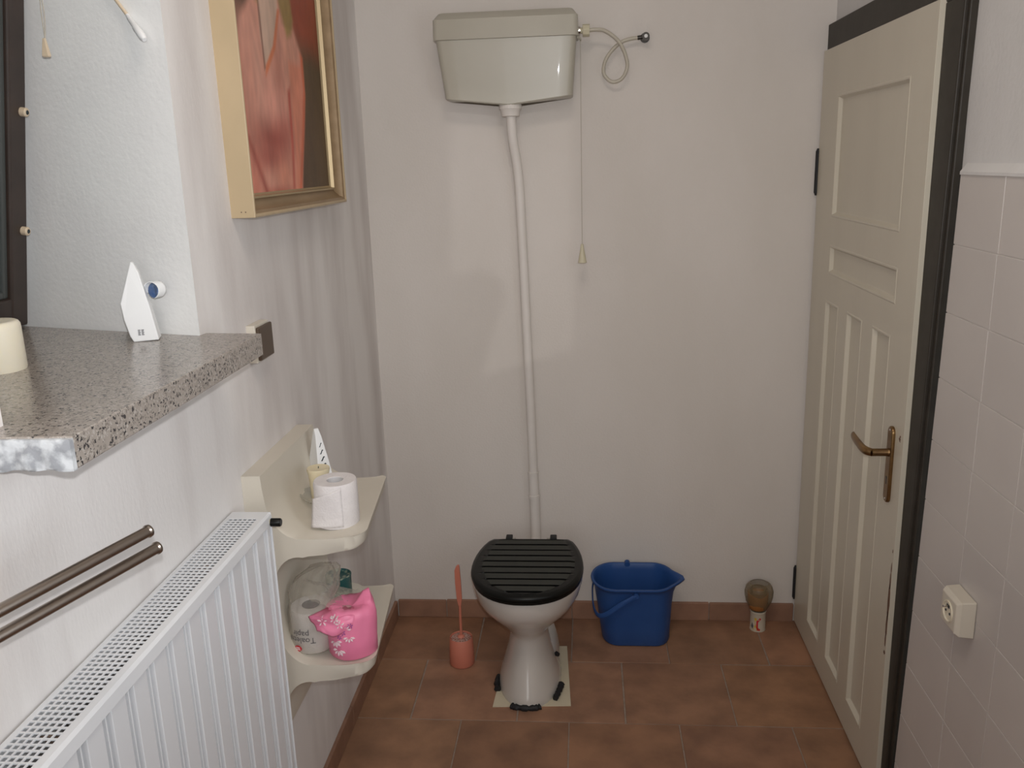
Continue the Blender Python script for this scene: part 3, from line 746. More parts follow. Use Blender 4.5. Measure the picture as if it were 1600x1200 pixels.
# ---------------------------------------------------------------- flush pipe
fpz = root('flush_pipe', 'long white painted flush pipe running down the back wall to the toilet', 'pipe', (-.187, 2.89, .36))
path = catmull([(-.2245, 2.856, 1.80), (-.2235, 2.858, 1.775), (-.221, 2.868, 1.72), (-.211, 2.885, 1.64), (-.205, 2.893, 1.54), (-.198, 2.898, 1.25), (-.188, 2.901, .80), (-.184, 2.902, .50), (-.183, 2.902, .43)], 8)
bm = B(); tube(bm, path, .0155, 20); obj('upper_pipe', bm, M['pipepaint'], fpz, smooth=60)
bm = B()
for z0, z1, r_ in ((.585, .592, .0195), (.588, .50, .0178), (.492, .505, .0205)): tube(bm, [(-.1855+(.59-z0)*.02, 2.902, z0), (-.1855+(.59-z1)*.02, 2.902, z1)], r_, 20)
obj('coupling', bm, M['pipepaint'], fpz, smooth=40)
bm = B(); tube(bm, catmull([(-.183, 2.902, .50), (-.182, 2.902, .40), (-.182, 2.898, .335), (-.184, 2.87, .308), (-.186, 2.80, .305), (-.186, 2.70, .305)], 6), .0185, 20); obj('elbow', bm, M['pipepaint'], fpz, smooth=60)

# ---------------------------------------------------------------- pull chain of the cistern
pcx = root('flush_pull_cord', 'thin flush cord with a white bell pull hanging right of the cistern', 'pull cord', (-.004, 2.85, 1.33))
bm = B(); tube(bm, [(-.004, 2.85, 2.006), (-.0045, 2.85, 1.7), (-.005, 2.85, 1.385)], .0010, 6); obj('cord', bm, M['nylon'], pcx)
bm = B(); lathe(bm, [(.002, .060), (.0045, .058), (.006, .045), (.013, .006), (.0145, 0), (.012, -.001), (.005, .004)][::-1], (-.005, 2.85, 1.328), 24); obj('bell_pull', bm, M['beigeplastic'] if 0 else M['nut'], pcx, smooth=50, label='off-white bell-shaped pull')

# ---------------------------------------------------------------- water hose
hs = root('water_hose', 'looped translucent inlet hose from the cistern to the wall valve', 'hose', (.10, YB, 2.0))
hp_ = [(.020, 2.862, 2.033), (.045, 2.862, 2.034), (.073, 2.866, 2.029), (.112, 2.874, 2.000), (.134, 2.884, 1.960), (.140, 2.892, 1.925), (.124, 2.898, 1.893), (.094, 2.902, 1.884), (.068, 2.904, 1.909), (.073, 2.906, 1.948), (.097, 2.908, 1.981), (.124, 2.908, 2.001), (.150, 2.908, 2.009), (.176, 2.909, 2.012)]
bm = B(); tube(bm, catmull(hp_, 8), .0056, 12); obj('hose_tube', bm, M['hose'], hs, smooth=60)
bm = B(); tube(bm, [(-.004, 2.862, 2.033), (.004, 2.862, 2.033)], .009, 16); tube(bm, [(.003, 2.862, 2.033), (.0245, 2.862, 2.033)], .0185, 8)
obj('hose_nut', bm, M['nut'], hs, bevel=.0015, label='yellowed hexagonal nut')
bm = B(); tube(bm, [(.172, 2.909, 2.011), (.192, 2.909, 2.013)], .0065, 12); tube(bm, [(.197, 2.895, 2.014), (.197, YB, 2.014)], [.0115, .0115], 18)
tube(bm, [(.197, 2.940, 2.014), (.197, YB+.001, 2.014)], .015, 18)
vo = obj('wall_valve', bm, M['valve'], hs, smooth=40, label='dark metal angle valve')
bm = B(); tube(bm, [(.197, 2.8945, 2.014), (.197, 2.8935, 2.014)], .0055, 14); obj('valve_spindle', bm, M['steel'], vo)

# ---------------------------------------------------------------- toilet
TX = -.189
tl = root('toilet', 'cream ceramic pedestal toilet with its black lid closed', 'toilet', (TX, 2.50, 0))
def egg(hw, yf, yb, z, n=40, p=2.0, cx=TX):
    ym = yf+(yb-yf)*.56; pts = []
    for k in range(n):
        a = 2*PI*k/n; c, s = math.cos(a), math.sin(a)
        ry = (yb-ym) if s > 0 else (ym-yf); q = 2.6 if s > 0 else p
        pts.append((cx+hw*math.copysign(abs(c)**(2/q), c), ym+ry*math.copysign(abs(s)**(2/q), s), z))
    return pts
secs = [(.0, .101, 2.374, 2.690), (.012, .102, 2.372, 2.690), (.03, .098, 2.379, 2.685), (.06, .089, 2.394, 2.675), (.10, .0775, 2.412, 2.66), (.14, .067, 2.428, 2.645), (.175, .062, 2.438, 2.635),
        (.195, .0615, 2.440, 2.635), (.208, .065, 2.436, 2.64), (.225, .078, 2.425, 2.655), (.25, .103, 2.400, 2.68), (.28, .131, 2.368, 2.705), (.31, .154, 2.335, 2.725), (.34, .168, 2.313, 2.735), (.37, .1755, 2.309, 2.738), (.39, .1765, 2.307, 2.74), (.397, .173, 2.311, 2.738)]
bm = B(); loft(bm, [egg(hw, yf, yb, z) for z, hw, yf, yb in secs])
bowl = obj('bowl', bm, M['ceramic'], tl, smooth=80, label='cream ceramic bowl on a narrow flared pedestal')
bm = B()      # outlet horn rising behind the foot at the right
loft(bm, [egg(hw, yf, yb, z, 28, 2.2, TX+.030) for z, hw, yf, yb in ((0, .068, 2.50, 2.74), (.04, .066, 2.50, 2.74), (.09, .060, 2.51, 2.73), (.125, .050, 2.525, 2.72), (.142, .03, 2.55, 2.69))])
obj('outlet_horn', bm, M['ceramic'], tl, smooth=80)
bm = B(); tube(bm, [(-.104, 2.56, .085), (-.096, 2.552, .085)], [.008, .007], 8); obj('fixing_bolt', bm, M['blackrubber'], tl, label='black bolt cap')
# seat and lid outline: flat back, rounded front
def lidring(s, z, yb=2.705, n=48):
    pts = []
    for k in range(n):
        a = 2*PI*k/n; c, q = math.cos(a), math.sin(a)
        x = .176*math.copysign(abs(c)**.92, c); 
        y = 2.505+(-.214*abs(q)**.95 if q < 0 else .30*abs(q)**1.0)
        if y > yb: y = yb-(.0)
        pts.append((TX+.003+x*s, 2.505+(y-2.505)*s, z))
    return pts
bm = B(); loft(bm, [lidring(.955, .397), lidring(.975, .399), lidring(.98, .408), lidring(.965, .4095)]); seat = obj('seat', bm, M['black'], tl, smooth=40)
bm = B(); loft(bm, [lidring(.97, .4105), lidring(.995, .412), lidring(1.0, .417), lidring(.993, .4225), lidring(.97, .4262), lidring(.93, .4285)], True, False)
# top surface: fine grid with seven crosswise steps
gx, gy = 44, 230; inner_r = lidring(.93, .4285)
def halfw(y):
    best = 0; n = len(inner_r)
    for i in range(n):
        a, b = inner_r[i], inner_r[(i+1) % n]
        if (a[1]-y)*(b[1]-y) <= 0 and abs(a[1]-b[1]) > 1e-9:
            t = (y-a[1])/(b[1]-a[1]); best = max(best, abs(a[0]+(b[0]-a[0])*t-(TX+.003)))
    return best
ymin = min(p[1] for p in inner_r); ymax = max(p[1] for p in inner_r)
steps = [2.325+.0405*k for k in range(8)]
rows_ = []
for j in range(gy+1):
    y = ymin+.0005+(ymax-ymin-.001)*j/gy; hw = max(halfw(y), .004); row = []
    for i in range(gx+1):
        u = -1+2*i/gx; x = u*hw; e = (1-abs(u))*hw
        # dome and slats
        ph = ((y-steps[0]) % .0405)/.0405; inside_ = min(1, max(0, (e-.018)/.006))*min(1, max(0, (y-2.312)/.006))*min(1, max(0, (2.688-y)/.006))
        rel = .005 if ph < .80 else 0
        d = (-.0045+rel)*inside_
        row.append(bm.verts.new((TX+.003+x, y, .4290+.002*min(1, e/.03)+d-.0005)))
    rows_.append(row)
for j in range(gy):
    yc = (rows_[j][gx//2].co.y+rows_[j+1][gx//2].co.y)/2; ph = ((yc-steps[0]) % .0405)/.0405
    for i in range(gx):
        f = bm.faces.new((rows_[j][i], rows_[j][i+1], rows_[j+1][i+1], rows_[j+1][i])); xc = rows_[j][i].co.x
        hw = halfw(yc); e = (hw-abs(xc-(TX+.003)))
        if 2.318 < yc < 2.682 and e > .022 and min(((v.co.y-steps[0]) % .0405)/.0405 < .80 for v in f.verts): f.material_index = 1
        elif 2.318 < yc < 2.682 and e > .022: f.material_index = 2
lidm = obj('lid', bm, [M['black'], M['slat'], M['groove']], tl, smooth=45, label='glossy black lid with crosswise ridges')
for sx in (-1, 1):
    x = TX+.003+sx*.0745
    bm = B(); box(bm, x-.011, x+.011, 2.712, 2.742, .398, .425); h_ = obj('hinge', bm, M['blackrubber'], tl, bevel=.003)
    bm = B(); tube(bm, [(x-sx*.011, 2.722, .413), (x-sx*.022, 2.722, .413)], .007, 12); obj('hinge_pin', bm, M['steel'], h_, label='bright metal hinge pin')

# cardboard under the toilet and black sealing pieces
bm = B(); prism(bm, [(-.298, 2.383), (-.054, 2.397), (-.072, 2.742), (-.279, 2.735)], 'z', .0006, .0028)
tag(obj('cardboard_sheet', bm, M['card'], loc=(-.18, 2.56, 0)), 'thin cream board lying under the foot of the toilet', 'board')
def lump(name, pts, r, label, seed):
    rn = random.Random(seed); pth = catmull(pts, 6); bm = B()
    tube(bm, pth, [r*(.75+.4*rn.random()) for _ in pth], 8)
    for v in bm.verts: v.co += Vector((rn.uniform(-1, 1), rn.uniform(-1, 1), rn.uniform(-1, 1)))*.0012; v.co.z = max(v.co.z, .0004)
    tag(obj(name, bm, M['blackrubber'], smooth=60, loc=pts[0]), label, 'sealant', 'black sealing lumps around the toilet foot')
lump('sealing_strip', [(-.240, 2.384, .006), (-.225, 2.378, .006), (-.19, 2.373, .007), (-.158, 2.378, .006), (-.150, 2.383, .006)], .0105, 'black sealing lump under the front of the toilet foot', 1)
lump('sealing_strip', [(-.290, 2.465, .010), (-.294, 2.50, .014), (-.291, 2.53, .016)], .0095, 'black sealing lump at the left side of the toilet foot', 2)
lump('sealing_strip', [(-.104, 2.42, .010), (-.092, 2.455, .015), (-.085, 2.49, .018)], .0095, 'black sealing lump at the right side of the toilet foot', 3)

# ---------------------------------------------------------------- brush holder and brush
bh = root('brush_holder', 'coral plastic cup on the floor left of the toilet', 'brush holder', (-.427, 2.632, 0))
bm = B(); c = (-.427, 2.632, 0)
lathe(bm, [(.040, .0), (.0425, .004), (.0415, .05), (.0385, .098), (.0375, .0995), (.036, .098), (.038, .05), (.038, .006)], c, 36, True, True)
obj('cup', bm, M['coral'], bh, smooth=60)
tb = root('toilet_brush', 'coral toilet brush standing upright in its coral holder', 'toilet brush', (-.427, 2.632, .01))
bm = B(); lathe(bm, [(.010, .008), (.030, .02), (.034, .05), (.035, .085), (.032, .094), (.006, .096)], c, 40)
for k in range(18):
    a = 2*PI*k/18; p = Vector((c[0], c[1], 0)); d = Vector((math.cos(a), math.sin(a), 0))
    tube(bm, [p+d*.006+Vector((0, 0, .095)), p+d*.020+Vector((0, 0, .102)), p+d*.034+Vector((0, 0, .094))], .0016, 5, mi=0)
obj('bristle_head', bm, M['bristle'], tb, smooth=50, label='pale bristles')
bm = B(); tube(bm, catmull([(-.426, 2.632, .085), (-.426, 2.632, .16), (-.4255, 2.632, .225)], 4), [.0045]*9, 12)
tube(bm, [(-.427, 2.632, .094), (-.427, 2.632, .102), (-.427, 2.632, .106)], [.014, .012, .006], 16)
loft(bm, [[(cx-w, 2.632-.0045, z), (cx+w, 2.632-.0045, z), (cx+w, 2.632+.0045, z), (cx-w, 2.632+.0045, z)] for cx, w, z in ((-.4255, .004, .215), (-.426, .0085, .24), (-.428, .0095, .30), (-.429, .0085, .345), (-.427, .006, .357), (-.425, .0025, .362))])
obj('handle', bm, M['coral'], tb, smooth=50, label='long coral handle')

# ---------------------------------------------------------------- bucket
bk_ = root('bucket', 'blue oval mop bucket with a spout, on the floor by the back wall', 'bucket', (.165, 2.82, 0))
def stad(x0, x1, y0, y1, z, spout=0, n=14):
    r = (y1-y0)/2*.98; cy = (y0+y1)/2; pts = []
    for k in range(n+1):
        a = -PI/2+PI*k/n; s = math.cos(a)
        ex = spout*max(0, 1-abs(a+.15)/.62)**1.15
        pts.append((x1-r*.72+r*.72*s+ex, cy+(y1-y0)/2*math.sin(a)*(1-.0*ex), z+ex*.12))
    for k in range(n+1):
        a = PI/2+PI*k/n; pts.append((x0+r*.78+r*.78*math.cos(a), cy+(y1-y0)/2*math.sin(a), z))
    return pts
H = .235
prof = [(0, 0), (.004, -.004), (.3, 0), (.62, 0), (.90, 0), (.965, 0)]
def bring(t, off=0, sp_=0):
    return stad(.052-.030*t-off, .288+.012*t+off, 2.748-.030*t-off, 2.893+.026*t+off, H*t, sp_)
bm = B()
loft(bm, [bring(0, -.008), bring(.012, -.002), bring(.03), bring(.3), bring(.6), bring(.8, 0, .004), bring(.9, 0, .014), bring(.95, .002, .026), bring(.965, .0085, .032), bring(.99, .0095, .034), bring(1.0, .008, .034), bring(1.0, .001, .030), bring(.975, -.002, .026), bring(.9, -.0035, .012), bring(.6, -.0035), bring(.3, -.0035), bring(.03, -.0035), bring(.02, -.012)])
obj('tub', bm, M['blue'], bk_, smooth=55)
bm = B()      # bail handle, dropped against the left and front
hpth = catmull([(.165, 2.706, .215), (.115, 2.706, .185), (.070, 2.712, .148), (.040, 2.732, .128), (.024, 2.772, .132), (.019, 2.82, .155), (.024, 2.88, .180), (.06, 2.926, .20), (.11, 2.931, .212)], 8)
rings = []
for i, p in enumerate(hpth):
    tg = (hpth[min(i+1, len(hpth)-1)]-hpth[max(i-1, 0)]).normalized()
    outv = Vector((p.x-.165, p.y-2.82, 0)); outv = (outv-tg*outv.dot(tg)).normalized(); up = tg.cross(outv)
    rings.append([p+outv*.0028*math.cos(a*PI/5)+up*.0085*math.sin(a*PI/5) for a in range(10)])
loft(bm, rings); obj('handle', bm, M['blue'], bk_, smooth=60)
for q in ([(.165, 2.704, .215), (.165, 2.716, .215)], [(.145, 2.914, .232), (.145, 2.930, .234)]):
    bm = B(); tube(bm, q, .010, 14); obj('handle_lug', bm, M['blue'], bk_, smooth=40)

# ---------------------------------------------------------------- little tin with a clear cup on top
tn = root('small_tin', 'small white and yellow printed tin on the floor by the skirting', 'tin', (.606, 2.882, 0))
bm = B(); c = (.608, 2.882, 0)
lathe(bm, [(.0265, 0), (.028, .002), (.0268, .005), (.0268, .070), (.028, .073), (.0265, .076), (.025, .074), (.0245, .068)], c, 32); obj('can', bm, M['tinwhite'], tn, smooth=40)
def oncyl(bm, pts, c, r, th=.0005, mi=0):    # pts (angle from -Y in metres along arc, z)
    a = [(c[0]+(r+th)*math.sin(u/r), c[1]-(r+th)*math.cos(u/r), c[2]+z) for u, z in pts]
    b = [(c[0]+(r-.001)*math.sin(u/r), c[1]-(r-.001)*math.cos(u/r), c[2]+z) for u, z in pts]
    loft(bm, [a, b], mi=mi)
bm = B()
oncyl(bm, [(-.022, .006), (-.006, .006), (-.001, .012), (-.006, .03), (-.010, .055), (-.018, .055), (-.014, .03)], c, .0268)
obj('yellow_print', bm, M['yellow'], tn)
bm = B()
oncyl(bm, [(-.007, .008), (.002, .006), (.004, .012), (-.004, .018), (-.004, .040), (.006, .052), (.002, .057), (-.010, .044), (-.010, .020)], c, .0268, .0009)
obj('red_print', bm, M['red'], tn, label='dark red printed mark')
bm = B(); oncyl(bm, [(-.030, .018), (-.023, .010), (-.020, .022), (-.026, .034)], c, .0268, .0012); obj('dark_print', bm, M['ink'], tn)
cu = root('plastic_cup', 'crumpled brownish see-through cup with orange residue, standing on the small tin', 'cup', (.608, 2.875, .077))
bm = B(); rings = []; rn = random.Random(5)
for r_, z in ((.024, .077), (.027, .080), (.034, .092), (.044, .112), (.049, .13), (.050, .150), (.046, .166), (.038, .177), (.031, .181)):
    rings.append([(.608+(r_+.002*mnoise.noise(Vector((k*.7, z*60, 2))))*math.cos(2*PI*k/32), 2.882+(r_*.92+.002*mnoise.noise(Vector((k*.9, z*50, 8))))*math.sin(2*PI*k/32)-.0, z) for k in range(32)])
loft(bm, rings, True, False); o = obj('cup_wall', bm, M['cupfilm'], cu, smooth=80)
bm = B(); lathe(bm, [(.020, .082), (.029, .086), (.036, .118), (.036, .146), (.030, .149)], (.604, 2.878, 0), 24); obj('residue', bm, M['orange'], cu, smooth=60, label='orange brown residue')
bm = B(); lathe(bm, [(.024, .136), (.031, .140), (.033, .152), (.030, .164), (.026, .166), (.026, .150), (.02, .142)], (.604, 2.873, 0), 28, True, False); obj('inner_rim', bm, M['cupfilm'], cu, smooth=60)

# ---------------------------------------------------------------- socket on the right wall
so = root('wall_socket', 'cream surface-mounted socket box on the white wall tiles', 'socket', (.7695, 1.68, .70))
bm = B(); sy_, ey_, sz_, ez_ = 1.634, 1.718, .697, .776
loft(bm, [[(.7695, sy_, sz_), (.7695, ey_, sz_), (.7695, ey_, ez_), (.7695, sy_, ez_)], [(.742, sy_+.002, sz_+.002), (.742, ey_-.002, sz_+.002), (.742, ey_-.002, ez_-.002), (.742, sy_+.002, ez_-.002)],
          [(.733, sy_+.008, sz_+.008), (.733, ey_-.008, sz_+.008), (.733, ey_-.008, ez_-.008), (.733, sy_+.008, ez_-.008)]])
sb = obj('socket_box', bm, M['cream'], so, bevel=.002)
scy, scz = (sy_+ey_)/2, (sz_+ez_)/2
bm = B(); rings = []
for x, r_ in ((.7335, .0225), (.7305, .0225), (.7305, .0200), (.7328, .0185)): rings.append([(x, scy+r_*math.cos(2*PI*k/32), scz+r_*math.sin(2*PI*k/32)) for k in range(32)])
loft(bm, rings); obj('socket_well', bm, M['wax'], sb, smooth=40)
bm = B()
for dy in (-.0095, .0095): tube(bm, [(.7330, scy+dy, scz-.002), (.7318, scy+dy, scz-.002)], .0028, 10)
box(bm, .7316, .733, scy-.006, scy+.006, scz+.008, scz+.014); obj('pin_hole', bm, M['darkslot'], sb)
bm = B(); tube(bm, [(.7325, scy, scz+.011), (.722, scy, scz+.011)], .0024, 10); obj('earth_pin', bm, M['steel'], sb)

# ---------------------------------------------------------------- radiator
RX0, RX1, RY0, RY1, RZ0, RZ1 = -.715, -.634, .40, 1.602, .12, .980
rd = root('radiator', 'white panel radiator with a top grille below the window', 'radiator', (-.675, 1.0, RZ0))
bm = B()      # ribbed front panel, profile in (y,x) swept up
pf = []; xf = RX1-.004
y = RY1-.012; ys_ = []
pf.append((RY1-.004, xf-.022)); pf.append((RY1-.004, xf-.001))
base = 1.5815
k = 0
while base-.060*k > RY0+.05:
    y0 = base-.0600*k
    pf += [(y0, xf), (y0-.001, xf-.017), (y0-.009, xf-.017), (y0-.0103, xf-.0015), (y0-.0127, xf-.0015), (y0-.0140, xf-.017), (y0-.0215, xf-.017), (y0-.0225, xf)]
    k += 1
pf += [(RY0+.004, xf), (RY0+.004, xf-.022)]
n = len(pf); lo_ = [bm.verts.new((x, y, RZ0+.01)) for y, x in pf]; hi_ = [bm.verts.new((x, y, RZ1-.022)) for y, x in pf]
for i in range(n): bm.faces.new((lo_[i], lo_[(i+1) % n], hi_[(i+1) % n], hi_[i]))
bm.faces.new(lo_); bm.faces.new(hi_[::-1])
obj('front_panel', bm, M['white_enamel'], rd, bevel=.0008)
bm = B(); box(bm, RX0+.004, RX0+.010, RY0+.004, RY1-.004, RZ0+.01, RZ1-.02); obj('back_panel', bm, M['white_enamel'], rd)
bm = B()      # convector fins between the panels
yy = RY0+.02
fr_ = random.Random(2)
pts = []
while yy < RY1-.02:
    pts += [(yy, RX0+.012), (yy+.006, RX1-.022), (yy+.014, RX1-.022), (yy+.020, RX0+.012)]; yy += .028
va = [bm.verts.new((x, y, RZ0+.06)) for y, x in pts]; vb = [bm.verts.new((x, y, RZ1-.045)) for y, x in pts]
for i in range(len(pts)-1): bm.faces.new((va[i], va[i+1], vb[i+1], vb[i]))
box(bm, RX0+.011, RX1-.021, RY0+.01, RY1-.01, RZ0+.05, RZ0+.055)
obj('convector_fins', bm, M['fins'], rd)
# casing round the top, ends, and the punched grille
bm = B()
box(bm, RX0, RX0+.007, RY0, RY1, RZ1-.02, RZ1); box(bm, RX1-.016, RX1-.006, RY0, RY1, RZ1-.001, RZ1)
loft(bm, [[(RX1-.006, RY0, RZ1), (RX1-.001, RY0, RZ1-.004), (RX1+.0005, RY0, RZ1-.022), (RX1-.003, RY0, RZ1-.022), (RX1-.006, RY0, RZ1-.006)],
          [(RX1-.006, RY1, RZ1), (RX1-.001, RY1, RZ1-.004), (RX1+.0005, RY1, RZ1-.022), (RX1-.003, RY1, RZ1-.022), (RX1-.006, RY1, RZ1-.006)]])
box(bm, RX0+.007, RX1-.016, RY1-.036, RY1, RZ1-.0012, RZ1); box(bm, RX0+.007, RX1-.016, RY0, RY0+.036, RZ1-.0012, RZ1)
obj('casing', bm, M['white_enamel'], rd)
for ya, yb_ in ((RY1-.001, RY1+.0015), (RY0-.0015, RY0+.001)):
    bm = B(); box(bm, RX0, RX1-.002, ya, yb_, RZ0, RZ1-.0005); obj('end_panel', bm, M['white_enamel'], rd, bevel=.0006)
bm = B(); gx0, gx1, gy0, gy1 = RX0+.007, RX1-.016, RY0+.036, RY1-.036
nc = 6; pw = (gx1-gx0)/nc
z1, z0 = RZ1-.0002, RZ1-.0022
y = gy0; pit = .0112
while y < gy1-.001:
    box(bm, gx0, gx1, y, y+.0030, z0, z1); y += pit
for i in range(nc+1):
    x = gx0+pw*i; box(bm, max(gx0, x-.0013), min(gx1, x+.0013), gy0, gy1, z0, z1-.0001)
obj('grille', bm, M['white_enamel'], rd, label='white punched metal grille')
for yc in (.895, 1.36):
    bm = B(); box(bm, gx1-.022, gx1-.012, yc-.004, yc+.006, RZ1-.012, RZ1-.0015); box(bm, gx1-.030, gx1-.004, yc-.0015, yc+.0015, RZ1-.010, RZ1-.004)
    obj('clip', bm, M['dust'], rd, bevel=.001, label='brown spring clip under the grille')
bm = B(); tube(bm, [(-.645, 1.592, .962), (-.632, 1.592, .962)], .007, 12); obj('plug_boss', bm, M['nut'], rd, smooth=40)
bm = B(); tube(bm, [(-.633, 1.592, .962), (-.6325, 1.592, .962), (-.614, 1.592, .962), (-.612, 1.592, .962)], [.007, .0085, .0085, .007], 18); obj('bleed_cap', bm, M['black'], rd, smooth=40, label='black round cap')
for yy in (.62, 1.42):
    bm = B(); box(bm, XL+.0002, RX0+.006, yy-.02, yy+.02, RZ0+.1, RZ1-.08); obj('bracket', bm, M['white_enamel'], rd)
bm = B(); tube(bm, [(-.675, 1.55, 0), (-.675, 1.55, RZ0+.02)], .008, 12); obj('supply_pipe', bm, M['white_enamel'], rd)

# ---------------------------------------------------------------- towel rail
tr = root('towel_rail', 'pair of round metal towel bars reaching out below the window sill', 'towel rail', (-.72, .50, 1.19))
for (a, b) in (((-.568, 1.008, 1.200), (-.700, .560, 1.2005)), ((-.567, 1.022, 1.170), (-.700, .582, 1.1705))):
    a, b = Vector(a), Vector(b); d = (b-a).normalized(); bm = B()
    tube(bm, [a-d*.0055, a-d*.005, a-d*.002, a, b], [.0045, .0085, .0088, .0073, .0073], 20); obj('bar', bm, M['tubesteel'], tr, smooth=35)
bm = B(); tube(bm, [(-.700, .566, 1.150), (-.700, .566, 1.222)], .010, 16); obj('pivot', bm, M['tubesteel'], tr, smooth=40)
bm = B(); box(bm, -.7198, -.703, .55, .582, 1.145, 1.228); obj('wall_plate', bm, M['tubesteel'], tr, bevel=.002)

# ---------------------------------------------------------------- corner shelf
cs = root('bathroom_shelf', 'cream moulded two-tier wall shelf right of the radiator', 'shelf', (XL, 1.86, .43))
SY0, SY1 = 1.672, 2.045
def arc(cx, cz, rx, rz, a0, a1, n=8): return [(cx+rx*math.cos(math.radians(a0+(a1-a0)*k/n)), cz+rz*math.sin(math.radians(a0+(a1-a0)*k/n))) for k in range(n+1)]
X1 = -.470
def tier(zt2):      # going down the room side: fillet, top face, nose, underside, fillet back
    return ([(-.6775, zt2+.112)]+arc(-.590, zt2+.087, .0845, .088, 185, 262, 9)+[(-.560, zt2-.001), (-.530, zt2), (-.490, zt2+.002), (X1+.004, zt2+.006), (X1, zt2+.004), (X1-.001, zt2-.018), (X1-.008, zt2-.026), (-.53, zt2-.036), (-.575, zt2-.040)]
            +arc(-.600, zt2-.112, .071, .070, 80, 178, 9))
prof = [(XL+.0002, 1.030), (-.679, 1.030)]+tier(.889)+tier(.589)+[(-.669, .455), (-.672, .432), (XL+.0002, .432)]
# the tiers narrow to the far end and the near corner is rounded: cut depth per section
def section(y):
    t = (y-SY0)/(SY1-SY0)
    lim = X1-.034*t
    rc = .045
    if y-SY0 < rc: lim -= rc-math.sqrt(max(0, rc*rc-(rc-(y-SY0))**2))
    if SY1-y < .015: lim -= .015-math.sqrt(max(0, .015**2-(.015-(SY1-y))**2))
    pts = []
    for x, z in prof:
        u = (x+.668)/(X1+.668)
        nx_ = x if u <= 0 else -.668+(lim+.668)*u
        for zt in (.889, .589):
            if zt-.0005 <= z <= zt+.12 and x < -.585:
                q = max(0, (t-.62)/.38); q = q*q*(3-2*q)
                nx_ = -.6775+(nx_+.6775)*(1+.35*q); z = z+q*(.006 if z-zt < .09 else 0)
        pts.append((nx_, y, z))
    return pts
yl = [SY0+.0005, SY0+.002, SY0+.005, SY0+.01, SY0+.017, SY0+.026, SY0+.036, SY0+.046, SY0+.12, SY0+.2, SY0+.28, SY1-.016, SY1-.01, SY1-.005, SY1-.002, SY1-.0005]
bm = B(); loft(bm, [section(y) for y in yl])
# n-gon ends: replace by triangulation so that the concave caps fill properly
bm.normal_update()
bmesh.ops.triangulate(bm, faces=[f for f in bm.faces if len(f.verts) > 4], ngon_method='EAR_CLIP')
shelf_o = obj('shelf_body', bm, M['cream'], cs, smooth=40)

# toilet roll
ro = root('toilet_roll', 'loose white toilet roll standing on the upper shelf', 'toilet roll', (-.548, 1.765, .8895))
bm = B(); c = (-.548, 1.765, .8895); n_ = 56
rings = []
for r_, z in ((.018, .0), (.046, .0), (.0475, .004), (.0478, .05), (.0475, .095), (.0455, .0995), (.019, .099), (.018, .096), (.018, .002)):
    rings.append([(c[0]+(r_+(.0006*mnoise.noise(Vector((k*.5, z*120, 4))) if r_ > .03 else 0))*math.cos(2*PI*k/n_), c[1]+(r_+(.0006*mnoise.noise(Vector((k*.5, z*120, 9))) if r_ > .03 else 0))*math.sin(2*PI*k/n_), c[2]+z) for k in range(n_)])
loft(bm, rings, False, False); rolls = obj('paper_roll', bm, M['paper'], ro, smooth=50)
bm = B(); lathe(bm, [(.0183, .001), (.0183, .098), (.0172, .098), (.0172, .001)], c, 28, False, False); obj('core', bm, M['core'], ro, smooth=50)
# hanging torn end of the paper: a sheet that leaves the roll at its left front
bm = B(); G = []
for j in range(15):
    row = []; z = .006+.078*j/14
    for i in range(14):
        u = i/13; a = math.radians(-60-78*u)
        rr_ = .0488+(.014*(max(0, u-.35)/.65)**2)*(1.1-.6*j/14)+.0012*mnoise.noise(Vector((u*9, z*90, 1)))
        zz_ = z*(1-.18*u)+.012*(1-u)*(j/14)+.003*mnoise.noise(Vector((u*12, 2, 3)))*(j/14)
        row.append(bm.verts.new((c[0]+rr_*math.cos(a), c[1]+rr_*math.sin(a), c[2]+max(.0008, zz_))))
    G.append(row)
for j in range(14):
    for i in range(13): bm.faces.new((G[j][i], G[j][i+1], G[j+1][i+1], G[j+1][i]))
o = obj('loose_sheet', bm, M['paper'], ro, smooth=80); sm = o.modifiers.new('t', 'SOLIDIFY'); sm.thickness = .0006

# candle on a glass dish, on the upper shelf
dc = (-.617, 1.862, .8945)
gd = root('glass_dish', 'small clear glass dish on the upper shelf', 'dish', dc)
bm = B(); lathe(bm, [(.022, .0), (.042, .003), (.048, .0075), (.0475, .009), (.041, .0050), (.020, .0025)], dc, 36)
xform(bm, Matrix.Translation((0, 0, .0100)) @ Matrix.Translation(dc) @ Matrix.Rotation(math.radians(13), 4, 'Y') @ Matrix.Translation(-Vector(dc)))
obj('plate', bm, M['dish'], gd, smooth=60)
cd = root('votive_candle', 'yellowish tapered candle in the glass dish behind the toilet roll', 'candle', (dc[0], dc[1], dc[2]+.011))
bm = B(); lathe(bm, [(.0195, 0), (.0205, .002), (.0235, .060), (.0262, .072), (.0255, .076), (.018, .0745)], (dc[0]+.002, dc[1], dc[2]+.011), 32); obj('wax_body', bm, M['waxyellow'], cd, smooth=45)
bm = B(); tube(bm, [(dc[0]+.002, dc[1], dc[2]+.083), (dc[0]+.003, dc[1], dc[2]+.090)], .001, 6); obj('wick', bm, M['darkslot'], cd)

air_freshener('air_freshener', 'white peaked air freshener with black slots behind the candle on the shelf', (-.634, 1.955, .8995), math.radians(-48), math.radians(-4), True)

